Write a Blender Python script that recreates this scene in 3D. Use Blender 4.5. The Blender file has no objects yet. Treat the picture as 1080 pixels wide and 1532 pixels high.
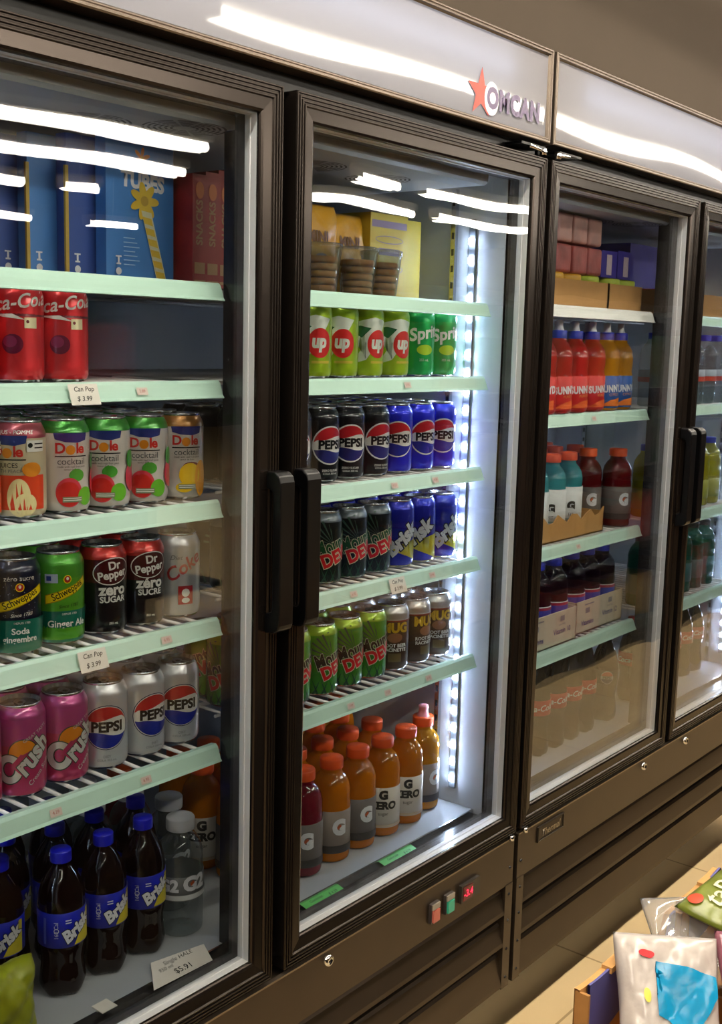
import bpy, bmesh, math, random
from mathutils import Vector, Matrix
rnd = random.Random(7)
SC = bpy.context.scene
COL = SC.collection

# ---------------------------------------------------------------- camera, world, exposure
CAM = Vector((-1.8388, -1.0750, 1.3789))
YAW, PITCH, ROLL = 0.889459, -0.149330, 0.024737
fwd = Vector((math.sin(YAW)*math.cos(PITCH), math.cos(YAW)*math.cos(PITCH), math.sin(PITCH)))
rt = Vector((math.cos(YAW), -math.sin(YAW), 0)); up = rt.cross(fwd)
r2 = rt*math.cos(ROLL) + up*math.sin(ROLL); u2 = -rt*math.sin(ROLL) + up*math.cos(ROLL)
cd = bpy.data.cameras.new('camera'); cam = bpy.data.objects.new('camera', cd); COL.objects.link(cam)
cam.matrix_world = Matrix(((r2.x, u2.x, -fwd.x, CAM.x), (r2.y, u2.y, -fwd.y, CAM.y), (r2.z, u2.z, -fwd.z, CAM.z), (0, 0, 0, 1)))
cd.sensor_fit = 'VERTICAL'; cd.sensor_height = 24; cd.lens = 1700/1532*24; cd.clip_start = .02
SC.camera = cam
SC.view_settings.view_transform = 'Standard'; SC.view_settings.look = 'None'
SC.view_settings.gamma = 1; SC.view_settings.use_curve_mapping = False
SC.view_settings.exposure = .9
wd = bpy.data.worlds.new('world'); SC.world = wd; wd.use_nodes = True
wd.node_tree.nodes['Background'].inputs[0].default_value = (.9, .85, .8, 1)
wd.node_tree.nodes['Background'].inputs[1].default_value = .012
SC.cycles.max_bounces = 10; SC.cycles.transparent_max_bounces = 32; SC.cycles.glossy_bounces = 5
SC.cycles.transmission_bounces = 8; SC.cycles.diffuse_bounces = 4
SC.cycles.use_denoising = True; SC.cycles.sample_clamp_indirect = 4
SC.cycles.caustics_reflective = False; SC.cycles.caustics_refractive = False
TUBE = 26.0        # ceiling tube radiance
LEDP = 120.0        # cooler LED chip radiance
SIGN = 1.3         # tube inside the header light box

# ---------------------------------------------------------------- materials
def lin(h):
    h = h.lstrip('#'); c = [int(h[i:i+2], 16)/255 for i in (0, 2, 4)]
    return tuple((x/12.92 if x <= .04045 else ((x+.055)/1.055)**2.4) for x in c) + (1,)
MATS = {}
def mat(name, col='#808080', rough=.5, metal=0., spec=.5, trans=0., ior=1.45, emit=0., noise=0., nscale=40., bump=0., bscale=60., coat=0., sub=0.):
    if name in MATS: return MATS[name]
    m = bpy.data.materials.new(name); m.use_nodes = True; nt = m.node_tree; b = nt.nodes['Principled BSDF']
    c = lin(col) if isinstance(col, str) else col
    I = b.inputs
    I['Base Color'].default_value = c; I['Roughness'].default_value = rough; I['Metallic'].default_value = metal
    I['Specular IOR Level'].default_value = spec; I['Transmission Weight'].default_value = trans; I['IOR'].default_value = ior
    I['Coat Weight'].default_value = coat; I['Coat Roughness'].default_value = .08
    if emit: I['Emission Color'].default_value = c; I['Emission Strength'].default_value = emit
    tc = nt.nodes.new('ShaderNodeTexCoord')
    if noise:
        n = nt.nodes.new('ShaderNodeTexNoise'); n.inputs['Scale'].default_value = nscale; n.inputs['Detail'].default_value = 5
        nt.links.new(tc.outputs['Object'], n.inputs['Vector'])
        mp = nt.nodes.new('ShaderNodeMapRange'); mp.inputs[1].default_value = .3; mp.inputs[2].default_value = .7
        mp.inputs[3].default_value = 1-noise; mp.inputs[4].default_value = 1+noise
        nt.links.new(n.outputs['Fac'], mp.inputs[0])
        mx = nt.nodes.new('ShaderNodeVectorMath'); mx.operation = 'SCALE'; mx.inputs[0].default_value = c[:3]
        nt.links.new(mp.outputs[0], mx.inputs['Scale']); nt.links.new(mx.outputs[0], I['Base Color'])
    if bump:
        n2 = nt.nodes.new('ShaderNodeTexNoise'); n2.inputs['Scale'].default_value = bscale; n2.inputs['Detail'].default_value = 4
        nt.links.new(tc.outputs['Object'], n2.inputs['Vector'])
        bp = nt.nodes.new('ShaderNodeBump'); bp.inputs['Strength'].default_value = bump; bp.inputs['Distance'].default_value = .01
        nt.links.new(n2.outputs['Fac'], bp.inputs['Height']); nt.links.new(bp.outputs[0], I['Normal'])
    MATS[name] = m
    return m
def emitter(name, col, k):
    if name in MATS: return MATS[name]
    m = bpy.data.materials.new(name); m.use_nodes = True; nt = m.node_tree; nt.nodes.clear()
    e = nt.nodes.new('ShaderNodeEmission'); o = nt.nodes.new('ShaderNodeOutputMaterial')
    e.inputs[0].default_value = lin(col); e.inputs[1].default_value = k; nt.links.new(e.outputs[0], o.inputs[0]); MATS[name] = m
    return m
def sheet(name, tint, f0, power, rough=0., haze=0., hazecol='#ffffff'):
    """clear pane: transparent with an angle-dependent mirror coat (and optional thin haze)"""
    if name in MATS: return MATS[name]
    m = bpy.data.materials.new(name); m.use_nodes = True; nt = m.node_tree; nt.nodes.clear(); L = nt.links.new
    o = nt.nodes.new('ShaderNodeOutputMaterial'); t = nt.nodes.new('ShaderNodeBsdfTransparent'); g = nt.nodes.new('ShaderNodeBsdfGlossy')
    t.inputs[0].default_value = lin(tint); g.inputs['Roughness'].default_value = rough
    lw = nt.nodes.new('ShaderNodeLayerWeight'); lw.inputs[0].default_value = .5
    p = nt.nodes.new('ShaderNodeMath'); p.operation = 'POWER'; p.inputs[1].default_value = power; L(lw.outputs['Facing'], p.inputs[0])
    k = nt.nodes.new('ShaderNodeMath'); k.operation = 'MULTIPLY_ADD'; k.inputs[1].default_value = 1-f0; k.inputs[2].default_value = f0; L(p.outputs[0], k.inputs[0])
    mx = nt.nodes.new('ShaderNodeMixShader'); L(k.outputs[0], mx.inputs[0]); L(t.outputs[0], mx.inputs[1]); L(g.outputs[0], mx.inputs[2])
    last = mx
    if haze:
        d = nt.nodes.new('ShaderNodeBsdfDiffuse'); d.inputs[0].default_value = lin(hazecol)
        m2 = nt.nodes.new('ShaderNodeMixShader'); m2.inputs[0].default_value = haze; L(mx.outputs[0], m2.inputs[1]); L(d.outputs[0], m2.inputs[2]); last = m2
    L(last.outputs[0], o.inputs[0]); MATS[name] = m
    return m
def liquid(name, col, mixk=.5, alpha=0., rough=.07):
    """plastic bottle full of drink: diffuse + translucent under a gloss coat"""
    if name in MATS: return MATS[name]
    m = bpy.data.materials.new(name); m.use_nodes = True; nt = m.node_tree; nt.nodes.clear(); L = nt.links.new
    o = nt.nodes.new('ShaderNodeOutputMaterial'); d = nt.nodes.new('ShaderNodeBsdfDiffuse'); t = nt.nodes.new('ShaderNodeBsdfTranslucent'); g = nt.nodes.new('ShaderNodeBsdfGlossy')
    d.inputs[0].default_value = lin(col); t.inputs[0].default_value = lin(col); g.inputs['Roughness'].default_value = rough
    a = nt.nodes.new('ShaderNodeMixShader'); a.inputs[0].default_value = mixk; L(d.outputs[0], a.inputs[1]); L(t.outputs[0], a.inputs[2])
    last = a
    if alpha:
        tr = nt.nodes.new('ShaderNodeBsdfTransparent'); tr.inputs[0].default_value = lin(col)
        b = nt.nodes.new('ShaderNodeMixShader'); b.inputs[0].default_value = alpha; L(a.outputs[0], b.inputs[1]); L(tr.outputs[0], b.inputs[2]); last = b
    f = nt.nodes.new('ShaderNodeFresnel'); f.inputs[0].default_value = 1.5
    c = nt.nodes.new('ShaderNodeMixShader'); L(f.outputs[0], c.inputs[0]); L(last.outputs[0], c.inputs[1]); L(g.outputs[0], c.inputs[2])
    L(c.outputs[0], o.inputs[0]); MATS[name] = m
    return m
def can_ink(name, col, metal=.35, rough=.3): return mat('ink_'+name, col, rough, min(.85, metal+.12), coat=.7)

ALU = mat('aluminium', '#c9ccd0', .22, 1.0)
FRAME = mat('frame_bronze_black', '#302a26', .22, .8)
PANEL = mat('kick_panel_bronze', '#4b4137', .36, .75, noise=.08, nscale=7)
BLACK = mat('black_plastic', '#030304', .32, 0, .28)
GASKET = mat('dark_gasket', '#17161a', .22, 0, .6)
LINER = mat('liner_enamel', '#a9adb2', .3, .0, noise=.05, nscale=5)
LINERW = mat('side_liner_white', '#c8ced6', .3, 0, noise=.03, nscale=5)
SPACER = mat('glass_spacer', '#dcdee2', .35, .0)
WIRE = mat('shelf_wire_white', '#e4e2e0', .35)
MINT = mat('mint_ticket_strip', '#c4e6d6', .28, 0, .5, noise=.02, nscale=8)
PAPER = mat('paper_tag', '#e8e2d8', .6, noise=.03); INKB = mat('black_marker', '#141414', .6)
PINKTAG = mat('pink_price_tag', '#dcc9bf', .6); INKR = mat('red_ink', '#b04848', .6)
GREENTAG = mat('green_price_tag', '#62c860', .5, noise=.05)
CHROME = mat('chrome', '#d4d4d4', .12, 1.0)
CARD = mat('cardboard', '#a9783f', .85, noise=.1, nscale=30, bump=.1)
CARDIN = mat('cardboard_inside', '#c39255', .85, noise=.08, nscale=30)
WHITE = mat('print_white', '#eeeeea', .4)
GLASS = sheet('door_glass', '#fafbfb', .03, 4.2)

# ---------------------------------------------------------------- mesh kit
class MB:
    def __init__(s): s.v, s.f, s.m, s.s, s.mats = [], [], [], [], []
    def mi(s, m):
        if m not in s.mats: s.mats.append(m)
        return s.mats.index(m)
    def add(s, vs, fs, m, smooth=False):
        o = len(s.v); s.v += [tuple(v) for v in vs]; k = s.mi(m)
        for f in fs: s.f.append([o+i for i in f]); s.m.append(k); s.s.append(smooth)
    def box(s, x0, x1, y0, y1, z0, z1, m, M=None):
        vs = [Vector((x, y, z)) for x in (x0, x1) for y in (y0, y1) for z in (z0, z1)]
        if M: vs = [M @ v for v in vs]
        s.add(vs, [(0, 1, 3, 2), (4, 6, 7, 5), (0, 4, 5, 1), (2, 3, 7, 6), (0, 2, 6, 4), (1, 5, 7, 3)], m); return s
    def tube(s, pts, r, m, n=8, cap=True):
        rings = []
        for i, p in enumerate(pts):
            p = Vector(p); a = Vector(pts[max(i-1, 0)]); b = Vector(pts[min(i+1, len(pts)-1)]); d = (b-a).normalized()
            h = Vector((0, 0, 1)) if abs(d.z) < .9 else Vector((1, 0, 0)); e1 = d.cross(h).normalized(); e2 = d.cross(e1)
            rings.append([p + (e1*math.cos(t*2*math.pi/n) + e2*math.sin(t*2*math.pi/n))*r for t in range(n)])
        vs = [v for R_ in rings for v in R_]
        fs = [(i*n+j, i*n+(j+1) % n, (i+1)*n+(j+1) % n, (i+1)*n+j) for i in range(len(pts)-1) for j in range(n)]
        s.add(vs, fs, m, True)
        if cap: s.add(rings[0], [tuple(range(n))], m); s.add(rings[-1], [tuple(range(n))[::-1]], m)
        return s
    def lathe(s, prof, n=40, M=None, wob=None):
        """prof: [(r, z, material for the band that starts here)]"""
        rows = []
        for i, p in enumerate(prof):
            r, z = p[0], p[1]
            rows.append([((r*(wob(k, z) if wob else 1))*math.cos(2*math.pi*k/n), (r*(wob(k, z) if wob else 1))*math.sin(2*math.pi*k/n), z) for k in range(n)])
        for i in range(len(prof)-1):
            vs = rows[i]+rows[i+1]
            if M: vs = [M @ Vector(v) for v in vs]
            s.add(vs, [(j, (j+1) % n, n+(j+1) % n, n+j) for j in range(n)], prof[i][2], True)
        return s
    def merge(s, eps=1e-6):
        s.weld = True; return s
    def mesh(s, name):
        me = bpy.data.meshes.new(name); me.from_pydata(s.v, [], s.f)
        for m in s.mats: me.materials.append(m)
        me.polygons.foreach_set('material_index', s.m); me.polygons.foreach_set('use_smooth', s.s); me.update()
        bm = bmesh.new(); bm.from_mesh(me); bmesh.ops.remove_doubles(bm, verts=bm.verts, dist=2e-6)
        if not getattr(s, 'keep', False): bmesh.ops.recalc_face_normals(bm, faces=bm.faces)
        bm.to_mesh(me); bm.free()
        return me
    def build(s, name, parent=None, **kw):
        o = bpy.data.objects.new(name, s.mesh(name)); COL.objects.link(o)
        if parent: o.parent = parent
        for k, v in kw.items(): o[k] = v
        return o
def empty(name, loc=(0, 0, 0), rz=0, **kw):
    o = bpy.data.objects.new(name, None); COL.objects.link(o); o.location = loc; o.rotation_euler = (0, 0, rz)
    for k, v in kw.items(): o[k] = v
    return o
def setp(o, label=None, cat=None, group=None, kind=None):
    for k, v in (('label', label), ('category', cat), ('group', group), ('kind', kind)):
        if v: o[k] = v
    return o

_TX = {}
def text2d(t, bold=0., sp=1.):
    key = (t, bold, sp)
    if key in _TX: return _TX[key]
    c = bpy.data.curves.new('t', 'FONT'); c.body = t; c.size = 1; c.align_x = 'CENTER'; c.align_y = 'CENTER'; c.offset = bold; c.space_character = sp
    c.resolution_u = 3; c.fill_mode = 'FRONT'
    o = bpy.data.objects.new('t', c); COL.objects.link(o)
    dg = bpy.context.evaluated_depsgraph_get(); me = bpy.data.meshes.new_from_object(o.evaluated_get(dg))
    r = ([(v.co.x, v.co.y) for v in me.vertices], [tuple(p.vertices) for p in me.polygons])
    bpy.data.objects.remove(o); bpy.data.curves.remove(c); bpy.data.meshes.remove(me)
    _TX[key] = r
    return r
class Deco:
    """flat artwork in (s, z), later wrapped on a surface"""
    def __init__(s): s.it = []; s.n = 0
    def raw(s, vs, fs, m): s.n += 1; s.it.append((vs, fs, m, s.n)); return s
    def poly(s, pts, m): return s.raw(list(pts), [tuple(range(len(pts)))], m)
    def rect(s, a, b, c, d, m): return s.poly([(a, c), (b, c), (b, d), (a, d)], m)
    def ell(s, cx, cz, rx, rz, m, a0=0, a1=360, n=28, rot=0):
        c, q = math.cos(math.radians(rot)), math.sin(math.radians(rot)); P = []
        for i in range(n):
            t = math.radians(a0+(a1-a0)*i/(n if a1-a0 >= 360 else n-1)); x, z = rx*math.cos(t), rz*math.sin(t); P.append((cx+c*x-q*z, cz+q*x+c*z))
        return s.poly(P, m)
    def ring(s, cx, cz, rx, rz, w, m, n=32):
        vs = [(cx+(rx-k)*math.cos(2*math.pi*i/n), cz+(rz-k)*math.sin(2*math.pi*i/n)) for k in (0, w) for i in range(n)]
        return s.raw(vs, [(i, (i+1) % n, n+(i+1) % n, n+i) for i in range(n)], m)
    def text(s, t, cx, cz, size, m, sx=1., rot=0., shear=0., bold=0., out=None, ow=.03, sp=1.):
        c, q = math.cos(math.radians(rot)), math.sin(math.radians(rot))
        for mm, bb in (((out, bold+ow),) if out else ()) + ((m, bold),):
            vs, fs = text2d(t, bb, sp); P = []
            for x, y in vs:
                x = (x+shear*y)*size*sx; y = y*size; P.append((cx+c*x-q*y, cz+q*x+c*y))
            s.raw(P, fs, mm)
        return s
    def wrap(s, mb, fn, step=None, flip=False, lay=.00014, smooth=True, stepz=None):
        lay = min(lay, .0025/max(1, s.n))
        for vs, fs, m, n in s.it:
            bm = bmesh.new(); bv = [bm.verts.new((x, 0, z)) for x, z in vs]
            for f in fs:
                try: bm.faces.new([bv[i] for i in f])
                except ValueError: pass
            if step:
                bmesh.ops.triangulate(bm, faces=[f for f in bm.faces if len(f.verts) > 4])
                xs = [v.co.x for v in bm.verts]; k = math.floor(min(xs)/step)+1
                while k*step < max(xs):
                    bmesh.ops.bisect_plane(bm, geom=bm.verts[:]+bm.edges[:]+bm.faces[:], dist=1e-7, plane_co=(k*step, 0, 0), plane_no=(1, 0, 0)); k += 1
            if stepz:
                zs = [v.co.z for v in bm.verts]; k = math.floor(min(zs)/stepz)+1
                while k*stepz < max(zs):
                    bmesh.ops.bisect_plane(bm, geom=bm.verts[:]+bm.edges[:]+bm.faces[:], dist=1e-7, plane_co=(0, 0, k*stepz), plane_no=(0, 0, 1)); k += 1
            bm.verts.index_update(); V = [fn(v.co.x, v.co.z, n*lay) for v in bm.verts]
            F = [[v.index for v in f.verts] for f in bm.faces]; bm.free()
            mb.add(V, F, m, smooth)
        return mb
def cyl(rfun):
    def fn(s, z, e):
        r = rfun(z) if callable(rfun) else rfun
        a = s/r; return ((r+.0003+e)*math.sin(a), -(r+.0003+e)*math.cos(a), z)
    return fn
def flat(x0=0, y0=0, z0=0, ax=(1, 0, 0), n=(0, -1, 0), upv=(0, 0, 1)):
    ax, n, upv = Vector(ax), Vector(n), Vector(upv)
    return lambda s, z, e: Vector((x0, y0, z0)) + ax*s + upv*z + n*(.0004+e)

# ---------------------------------------------------------------- the room
def struct(mb, name): o = mb.build(name); o['kind'] = 'structure'; return o
def floor_mat():
    m = mat('floor_tile', '#d9bd8c', .32, 0, .5); nt = m.node_tree; b = nt.nodes['Principled BSDF']; L = nt.links.new
    tc = nt.nodes.new('ShaderNodeTexCoord'); br = nt.nodes.new('ShaderNodeTexBrick'); br.offset = 0
    br.inputs['Scale'].default_value = 1; br.inputs['Brick Width'].default_value = .6; br.inputs['Row Height'].default_value = .6
    br.inputs['Mortar Size'].default_value = .003; br.inputs['Color1'].default_value = lin('#dcc193'); br.inputs['Color2'].default_value = lin('#d8bb8a'); br.inputs['Mortar'].default_value = lin('#a98c62')
    mp = nt.nodes.new('ShaderNodeMapping'); mp.inputs['Location'].default_value = (.22, .05, 0); mp.inputs['Rotation'].default_value = (0, 0, .0)
    L(tc.outputs['Object'], mp.inputs[0]); L(mp.outputs[0], br.inputs[0])
    n = nt.nodes.new('ShaderNodeTexNoise'); n.inputs['Scale'].default_value = 6; n.inputs['Detail'].default_value = 6; L(tc.outputs['Object'], n.inputs[0])
    mr = nt.nodes.new('ShaderNodeMapRange'); mr.inputs[3].default_value = .9; mr.inputs[4].default_value = 1.08; L(n.outputs['Fac'], mr.inputs[0])
    vm = nt.nodes.new('ShaderNodeVectorMath'); vm.operation = 'SCALE'; L(br.outputs[0], vm.inputs[0]); L(mr.outputs[0], vm.inputs['Scale']); L(vm.outputs[0], b.inputs['Base Color'])
    return m
CEIL = mat('ceiling_taupe', '#453b2e', .9, noise=.05, nscale=2)
struct(MB().box(-7, 16, -12, .95, -.1, 0, floor_mat()), 'floor')
struct(MB().box(-7, 16, -12, .95, 3.1, 3.2, CEIL), 'ceiling')
struct(MB().box(-7, 16, .95, 1.05, 0, 3.1, mat('wall_taupe', '#3f352a', .9, noise=.04, nscale=2)), 'wall_back')
WD = mat('wall_far', '#5a544c', .9, noise=.1, nscale=1.5)
struct(MB().box(-7, 16, -12.1, -12, 0, 3.1, WD), 'wall_front')
struct(MB().box(-7.1, -7, -12, .95, 0, 3.1, WD), 'wall_left')
struct(MB().box(16, 16.1, -12, .95, 0, 3.1, WD), 'wall_right')

# ceiling tube lamps: rows parallel to the coolers
TL = emitter('lamp_tube_warm', '#fff4e2', TUBE); HOUS = mat('lamp_housing', '#b9b4a8', .5)
rows = [(-.55, [(-4.2, -1.8), (-1.7, .7), (.8, 3.2), (3.3, 5.7)]), (-2.2, [(-4.4, -2.1), (-1.9, .4), (1.25, 3.7), (3.72, 6.2), (6.25, 9)]), (-4.6, [(-2, 1.2), (1.3, 3.5), (5.0, 5.55), (5.9, 7.6)]),
        (-5.6, [(-1, 4.2), (5.3, 7.1), (7.45, 9.5)]), (-7.0, [(0, 3.8), (4.15, 4.5)]), (-9.45, [(1, 5.6), (6.3, 6.9)])]
for y, segs in rows:
    for a, b in segs:
        t = empty('ceiling_light', ((a+b)/2, y, 2.6)); w = (b-a)/2; tl = TL if y < -1 else emitter('lamp_tube_bright', '#fff4e2', TUBE*1.9)
        setp(t, 'long white fluorescent ceiling light hanging in the aisle, seen only as reflections in glass', 'light', 'hanging fluorescent ceiling lights')
        MB().box(-w, w, -.06, .06, .03, .09, HOUS).box(-w, -w+.02, -.05, .05, -.02, .03, HOUS).build('lamp_housing', t)
        MB().tube([(-w+.02, 0, 0), (w-.02, 0, 0)], .034, tl, 8).build('lamp_tube', t)
        MB().tube([(0, 0, .09), (0, 0, .5)], .004, HOUS, 6).build('hanging_rod', t)

# shelving across the aisle (seen only as reflections)
DK = mat('gondola_dark', '#0b0b0c', .5)
def gondola(x0, x1, yc, lab):
    g = empty('aisle_shelving', ((x0+x1)/2, yc, 0)); setp(g, lab, 'shelving'); h = (x1-x0)/2
    mb = MB().box(-h, h, -.25, -.2, 0, 1.6, DK)
    for z in (.12, .5, .85, 1.2, 1.56): mb.box(-h, h, -.2, .15, z-.02, z, DK)
    mb.box(-h, h, .1, .15, 0, .1, DK).build('shelf_frame', g)
    mb = MB()
    for z in (.12, .5, .85, 1.2):
        x = -h+.05
        while x < h-.2:
            w = rnd.uniform(.12, .24)
            if rnd.random() < .72:
                c = rnd.choice(['#7a1512', '#8a1a16', '#6b4a10', '#1d2a55', '#4a4a4c', '#3a1212', '#20361e', '#7c6a3a', '#222226'])
                mb.box(x, x+w*.92, -.1, .1, z, z+rnd.uniform(.17, .27), mat('packet_'+c[1:], c, .45))
            x += w
    mb.build('snack_packet_display', g)['kind'] = 'stuff'
gondola(1.15, 11.5, -1.29, 'dark shelving unit with coloured snack packets across the aisle, reflected in the right doors')
gondola(-5, 1.0, -2.0, 'dark shelving unit set further back across the aisle, reflected in the left doors')

# ---------------------------------------------------------------- display coolers
ZT, ZB, FW, GAP, CG = 1.7089, .4403, .0392, .0268, .01746
W_ = .66
def frame_ring(mb, x0, x1, z0, z1, prof, m, smooth=False):
    for (a, ya), (b, yb) in zip(prof[:-1], prof[1:]):
        A = [(x0+a, ya, z0+a), (x1-a, ya, z0+a), (x1-a, ya, z1-a), (x0+a, ya, z1-a)]
        B = [(x0+b, yb, z0+b), (x1-b, yb, z0+b), (x1-b, yb, z1-b), (x0+b, yb, z1-b)]
        mb.add(A+B, [(i, (i+1) % 4, 4+(i+1) % 4, 4+i) for i in range(4)], m)
PROF = [(0, .05), (0, .002), (.0008, 0), (.0024, 0), (.0034, .0022), (.0046, .0022), (.0056, -.0002), (.0074, -.0002), (.0084, .002), (.0098, .002), (.0108, -.0002), (.0126, -.0002),
        (.0136, .002), (.015, .002), (.016, 0), (.0178, 0), (.0192, .0026), (.0345, .0034), (.0378, .005), (.0392, .0075), (.0392, .012)]
def waves(x, z, seed, amp):
    return amp*(math.sin(x*13+seed)*math.cos(z*3.1+seed*2)+.6*math.sin(x*23+z*7+seed*3)+.4*math.sin(z*9+seed))
def pane(x0, x1, z0, z1, y, th, seed, amp, m, nx=40, nz=30):
    mb = MB(); vs = []; 
    for side in (0, 1):
        for j in range(nz+1):
            for i in range(nx+1):
                x = x0+(x1-x0)*i/nx; z = z0+(z1-z0)*j/nz; e = min(i, nx-i, j, nz-j)/4; e = min(1, e)
                vs.append((x, y+side*th+e*waves(x, z, seed, amp), z))
    N = (nx+1)*(nz+1); fs = []
    for j in range(nz):
        for i in range(nx):
            a = j*(nx+1)+i; fs.append((a, a+1, a+nx+2, a+nx+1)); fs.append((N+a, N+a+nx+1, N+a+nx+2, N+a+1))
    mb.add(vs, fs, m, True); mb.keep = True
    return mb
def door(parent, x0, x1, handle_side, seed):
    mb = MB(); frame_ring(mb, x0, x1, ZB, ZT, PROF, FRAME)
    frame_ring(mb, x0, x1, ZB, ZT, [(0, .05), (.03, .052), (.0392, .052), (.0392, .033)], GASKET)
    d = mb.build('door', parent, label='bronze-black ribbed aluminium frame around double glass'); i = FW
    mb = MB(); frame_ring(mb, x0, x1, ZB, ZT, [(i, .0115), (i+.0002, .0125), (i+.0002, .022), (i+.0014, .0225), (i+.0014, .025), (i+.0002, .0255), (i+.0002, .033)], SPACER)
    mb.build('glass_spacer', d, label='silver spacer bar between the glass panes')
    pane(x0+i, x1-i, ZB+i, ZT-i, .0085, .003, seed, .00022, GLASS).build('glass_pane', d, label='clear outer glass pane with lamp reflections')
    pane(x0+i, x1-i, ZB+i, ZT-i, .0285, .003, seed+2.3, .00025, GLASS).build('glass_pane', d, label='clear inner glass pane')
    hx = x1-.010 if handle_side > 0 else x0+.019; z0, z1 = .972, 1.199; hw = .0145
    mb = MB()
    out = [(0, z0), (-.014, z0+.001), (-.024, z0+.006), (-.0265, z0+.013), (-.0265, z1-.014), (-.024, z1-.006), (-.016, z1), (0, z1)]
    inn = [(0, z0+.028), (-.007, z0+.029), (-.0115, z0+.033), (-.0125, z0+.04), (-.0125, z1-.036), (-.0115, z1-.029), (-.007, z1-.025), (0, z1-.024)]
    n = len(out); vs = [(hx-hw, y, z) for y, z in out]+[(hx-hw, y, z) for y, z in inn]+[(hx+hw, y, z) for y, z in out]+[(hx+hw, y, z) for y, z in inn]
    fs = []
    for k in range(n-1):
        fs += [(k, k+1, n+k+1, n+k), (2*n+k, 3*n+k, 3*n+k+1, 2*n+k+1), (k, 2*n+k, 2*n+k+1, k+1), (n+k, n+k+1, 3*n+k+1, 3*n+k)]
    mb.add(vs, fs, BLACK); h = mb.build('handle', d, label='black plastic grip handle')
    bv = h.modifiers.new('bevel', 'BEVEL'); bv.width = .0022; bv.segments = 2; bv.limit_method = 'ANGLE'
    return d
SHZ = {0: [1.450, 1.317, 1.149, .978, .788], 1: [1.458, 1.236, .962, .735]}
FLZ = .478
def shelf(parent, x0, x1, z, tags=(), lipy=.084, white=False):
    mb = MB(); x = x0+.008
    while x < x1-.004:
        mb.tube([(x, lipy+.008, z-.003), (x, .62, z-.003)], .0026, WIRE, 6); x += .0262
    for y in (.1, .26, .42, .615): mb.tube([(x0, y, z-.0085), (x1, y, z-.0085)], .0035, WIRE, 6)
    for y in (.2, .45): mb.tube([(x0, y, z-.008), (x1, y, z-.008)], .0025, WIRE, 6)
    s = mb.build('shelf', parent, label='white wire shelf')
    mb = MB(); y0 = lipy
    P = [(y0+.014, z+.0015), (y0+.004, z+.003), (y0, z-.001), (y0-.006, z-.0175), (y0-.009, z-.021), (y0-.007, z-.022), (y0-.001, z-.018), (y0+.006, z-.004), (y0+.014, z-.002)]
    m = WHITE if white else MINT; n = len(P)
    mb.add([(xx, *p) for xx in (x0-.004, x1+.012) for p in P], [(i, (i+1) % n, n+(i+1) % n, n+i) for i in range(n)]+[tuple(range(n))[::-1], tuple(range(n, 2*n))], m)
    mb.build('ticket_strip', s, label='pale mint plastic ticket strip')
    ax, nn, uv = Vector((1, 0, 0)), Vector((0, -.94, .34)), Vector((0, .34, .94))
    for kind, tx in tags:
        if not (x0 < tx < x1): continue
        mb = MB(); w, h = {'big': (.044, .027), 'small': (.018, .010)}[kind]
        dz = -.0115 if kind == 'big' else -.0095
        dc = Deco(); dc.rect(-w/2, w/2, -h/2, h/2, PAPER if kind == 'big' else PINKTAG)
        if kind == 'big': dc.text('Can Pop', .001, .0065, .0088, INKB, shear=.2, bold=.01).text('$ 3.99', -.001, -.0058, .0088, INKB, shear=.2, bold=.01)
        else: dc.text(rnd.choice(['6.95', '4.29', '3.99', '2.89']), 0, 0, .006, INKR)
        dc.wrap(mb, flat(tx, y0-.0046-(.004 if kind == 'big' else .0006), z+dz, ax, nn, uv)); mb.keep = True
        mb.build('price_tag', s, label='handwritten white price card' if kind == 'big' else 'small printed price sticker')
    return s
def led_strip(parent, x, y, z0, z1, sx, dim=1):
    mb = MB().box(x-.004*sx, x, y-.007, y+.007, z0-.02, z1+.02, mat('led_housing', '#6a7078', .5)); o = mb.build('led_strip', parent, label='lit vertical light strip on the side wall')
    e = emitter('led_cool_white' if dim == 1 else 'led_dim', '#cfe2ff', LEDP*dim); mb = MB(); z = z0
    while z < z1:
        k = 'led_'+str(dim)+str(sx)
        if k not in _TX: _TX[k] = MB().box(-.0075*sx, -.004*sx, -.0045, .0045, -.0055, .0055, e).mesh('led_chip')
        ch = bpy.data.objects.new('led_chip', _TX[k]); COL.objects.link(ch); ch.parent = o; ch.location = (x, y, z); z += .0345
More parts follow.
